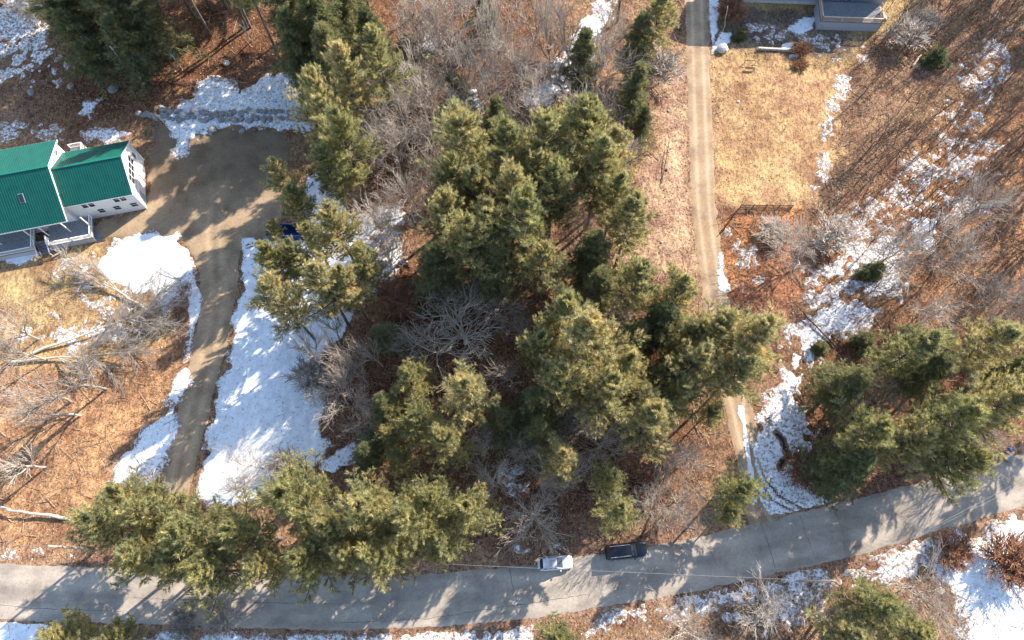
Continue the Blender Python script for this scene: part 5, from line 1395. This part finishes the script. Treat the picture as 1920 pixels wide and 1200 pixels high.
def car(px, py, rz, L, Wd, H, paint_, suv, label, sunroof, rails):
    x, y = P(px, py); e = tag(empty('parked_car' if not suv else 'parked_van', (x, y, gz1(x, y) + .05), rz), label, 'car' if not suv else 'van')
    hl, hw = L / 2, Wd / 2; hood = H * .60; gc = .24
    ring = lambda w, zt, zb=gc: [(-w * .92, zb), (-w, zb + .2), (-w, zt * .62), (-w * .97, zt * .90), (-w * .84, zt), (0, zt * 1.02), (w * .84, zt), (w * .97, zt * .90), (w, zt * .62), (w, zb + .2), (w * .92, zb), (0, zb)]
    body = [(-hl, ring(hw * .62, hood * .90, .4)), (-hl + .08, ring(hw * .82, hood * .96, .34)), (-hl + .3, ring(hw * .97, hood)), (-hl * .5, ring(hw, hood * 1.02)), (0, ring(hw, hood * 1.02)), (hl * .42, ring(hw, hood * 1.0)), (hl * .7, ring(hw * .98, hood * .95)), (hl - .34, ring(hw * .88, hood * .86)), (hl - .10, ring(hw * .66, hood * .78, .34)), (hl, ring(hw * .44, hood * .70, .4))]
    loft(body, 'body', paint_, e)
    # cabin: glass house and roof
    fx = hl * (.36 if not suv else .42); rx = -hl + (.22 if not suv else .12); zt = H - .05; zb = hood * .97
    wb, wt = hw * .93, hw * .76
    r4 = lambda x0, w_, z: [(x0, -w_, z), (x0, w_, z)]
    b0, b1 = rx + .0, fx + .10; t0, t1 = rx + (.42 if not suv else .2), fx - (.72 if not suv else .6)
    V = r4(b0, wb * .92, zb) + r4(b1, wb * .86, zb) + r4(t0, wt * .93, zt) + r4(t1, wt * .92, zt)
    me = bpy.data.meshes.new('glasshouse'); me.from_pydata(V, [], [(0, 1, 3, 2), (4, 6, 7, 5), (0, 4, 5, 1), (2, 3, 7, 6), (0, 2, 6, 4), (1, 5, 7, 3)]); me.update()
    g_ = link('windows', me, M['glass'], e); bv = g_.modifiers.new('b', 'BEVEL'); bv.width = .05; bv.segments = 2
    rt = MB(); m_ = (t0 + t1) / 2; o = MB().box((m_, 0, zt + .02), (t1 - t0 + .06, wt * 1.92, .09), taper=.96).build('roof', paint_, e, True, .04)
    pl = MB()
    for s_ in (-1, 1):
        pl.bar((b1, s_ * wb * .86, zb), (t1, s_ * wt * .93, zt + .02), .09, .07); pl.bar((b0, s_ * wb * .92, zb), (t0, s_ * wt * .94, zt + .02), .12, .08)
        for f_ in (.33, .66): pl.bar((b0 + (b1 - b0) * f_, s_ * (wb * .90 + .01), zb), (t0 + (t1 - t0) * f_, s_ * (wt * .94 + .01), zt), .08, .05)
    pl.build('pillars', paint_, e)
    if sunroof: MB().box((m_ + .35, 0, zt + .067), (.85, wt * 1.15, .02)).build('sunroof', M['silver'] if False else M['gwall'], e)
    if rails:
        for s_ in (-1, 1):
            rl = MB().bar((t0 + .1, s_ * wt * .88, zt + .13), (t1 - .15, s_ * wt * .88, zt + .13), .06, .05)
            for f_ in (.0, .5, 1.0): xx = t0 + .15 + (t1 - t0 - .35) * f_; rl.box((xx, s_ * wt * .88, zt + .09), (.1, .06, .08))
            rl.build('roof_rail', M['rail'], e)
    for sx, sy in ((hl * .62, 1), (hl * .62, -1), (-hl * .58, 1), (-hl * .58, -1)):
        wr = .34 if not suv else .39; yo = sy * (hw - .11)
        w_ = MB().tube([(sx, yo - .11, wr - .05), (sx, yo - .09, wr - .05), (sx, yo + .09, wr - .05), (sx, yo + .12, wr - .05)], [wr * .93, wr, wr, wr * .93], 20).build('wheel', M['tyre'], e, False)
        MB().tube([(sx, yo + sy * .105, wr - .05), (sx, yo + sy * .13, wr - .05)], [wr * .6, wr * .55], 14).build('rim', M['rail'], w_)
    for s_ in (-1, 1):
        MB().box((hl - .24, s_ * hw * .66, hood * .74), (.22, .26, .12), rz=-s_ * .55).build('headlight', M['lamp'], e, False, .03)
        MB().box((-hl + .1, s_ * hw * .78, hood * .82), (.12, .26, .26), rz=s_ * .25).build('tail_light', M['rlamp'], e, False, .03)
        MB().box((b1 - .35, s_ * (hw + .12), zb + .08), (.16, .22, .15), rz=0).build('mirror', paint_, e, False, .03)
    MB().box((hl - .02, 0, .42), (.1, Wd * .72, .2)).build('front_bumper', M['tyre'], e, False, .03)
    MB().box((-hl + .0, 0, .45), (.12, Wd * .8, .22)).build('rear_bumper', paint_ if not suv else M['tyre'], e, False, .03)
    return e


M['whitecar'] = plain("pale_silver_paint", (0.60, 0.60, 0.62), 0.32, 0.25, var=0.03, coat=0.5)
car(1041, 1055.5, R(4), 4.6, 1.82, 1.62, M['whitecar'], False, "silver-white car parked at the upper edge of the road, sunroof on top", True, True)
car(1173, 1033, R(6), 5.4, 2.05, 1.95, M['black'], True, "long black van-like vehicle with pale roof rails parked in front of the silver car", False, True)

# mailbox near the right edge
x, y = P(1884, 845); mbx = tag(empty('mailbox', (x, y, gz1(x, y)), .5), "dark blue box on a post at the road's upper edge near the right side", 'mailbox')
MB().box((0, 0, .5), (.1, .1, 1.0)).build('post', M['oldw'], mbx); MB().box((0, 0, 1.15), (.5, .8, .35)).build('box', M['blue'], mbx, False, .06)

# ------------------------------------------------------------------ poles and wires
def pole(px, py, h, label, seed):
    x, y = P(px, py); e = tag(empty('utility_pole', (x, y, gz1(x, y))), label, 'utility pole')
    MB().tube([(0, 0, -.2), (0, 0, h * .5), (0, 0, h)], [.19, .165, .13], 10).build('post', M['pole'], e, True)
    MB().tube([(0, 0, h), (0, 0, h + .25)], [.06, .04], 8).build('insulator', M['rail'], e)
    return (x, y, gz1(x, y) + h - .4)


pA = pole(183, 1030, 10.6, "weathered utility pole rising through the leftmost roadside pine", 1)
pB = pole(1500, 1089, 10.7, "utility pole on the snowy shoulder below the road at the lower right", 2)


def wire(a, b, sag, label, r=.015):
    a = Vector(a); b = Vector(b); pts = [a.lerp(b, i / 24) + Vector((0, 0, -sag * 4 * (i / 24) * (1 - i / 24))) - a for i in range(25)]
    o = MB().tube(pts, r, 5).build('power_wire', M['wire'], None); o.location = a; return tag(o, label, 'wire')


wire(pA, pB, 1.2, "long utility wire passing above both parked cars")
x, y = P(-420, 1000, 9.5); wire((x, y, 9.6), pA, .8, "utility wire running off the left edge to the left pole")
x, y = P(1985, 865, 10); wire(pB, (x, y, 10), .5, "utility wire from the lower right pole up to the right edge")
x, y = P(2005, 868, 9.5); wire((pB[0], pB[1] + .0, pB[2] - .9), (x, y, 9.2), .6, "lower utility wire beside the one reaching the right edge")
x, y = P(90, 1160, 6); x2, y2 = P(700, 1184, 6); wire((x, y, 6.2), (x2, y2, 6.2), .3, "thin wire along the lower edge of the road at left")
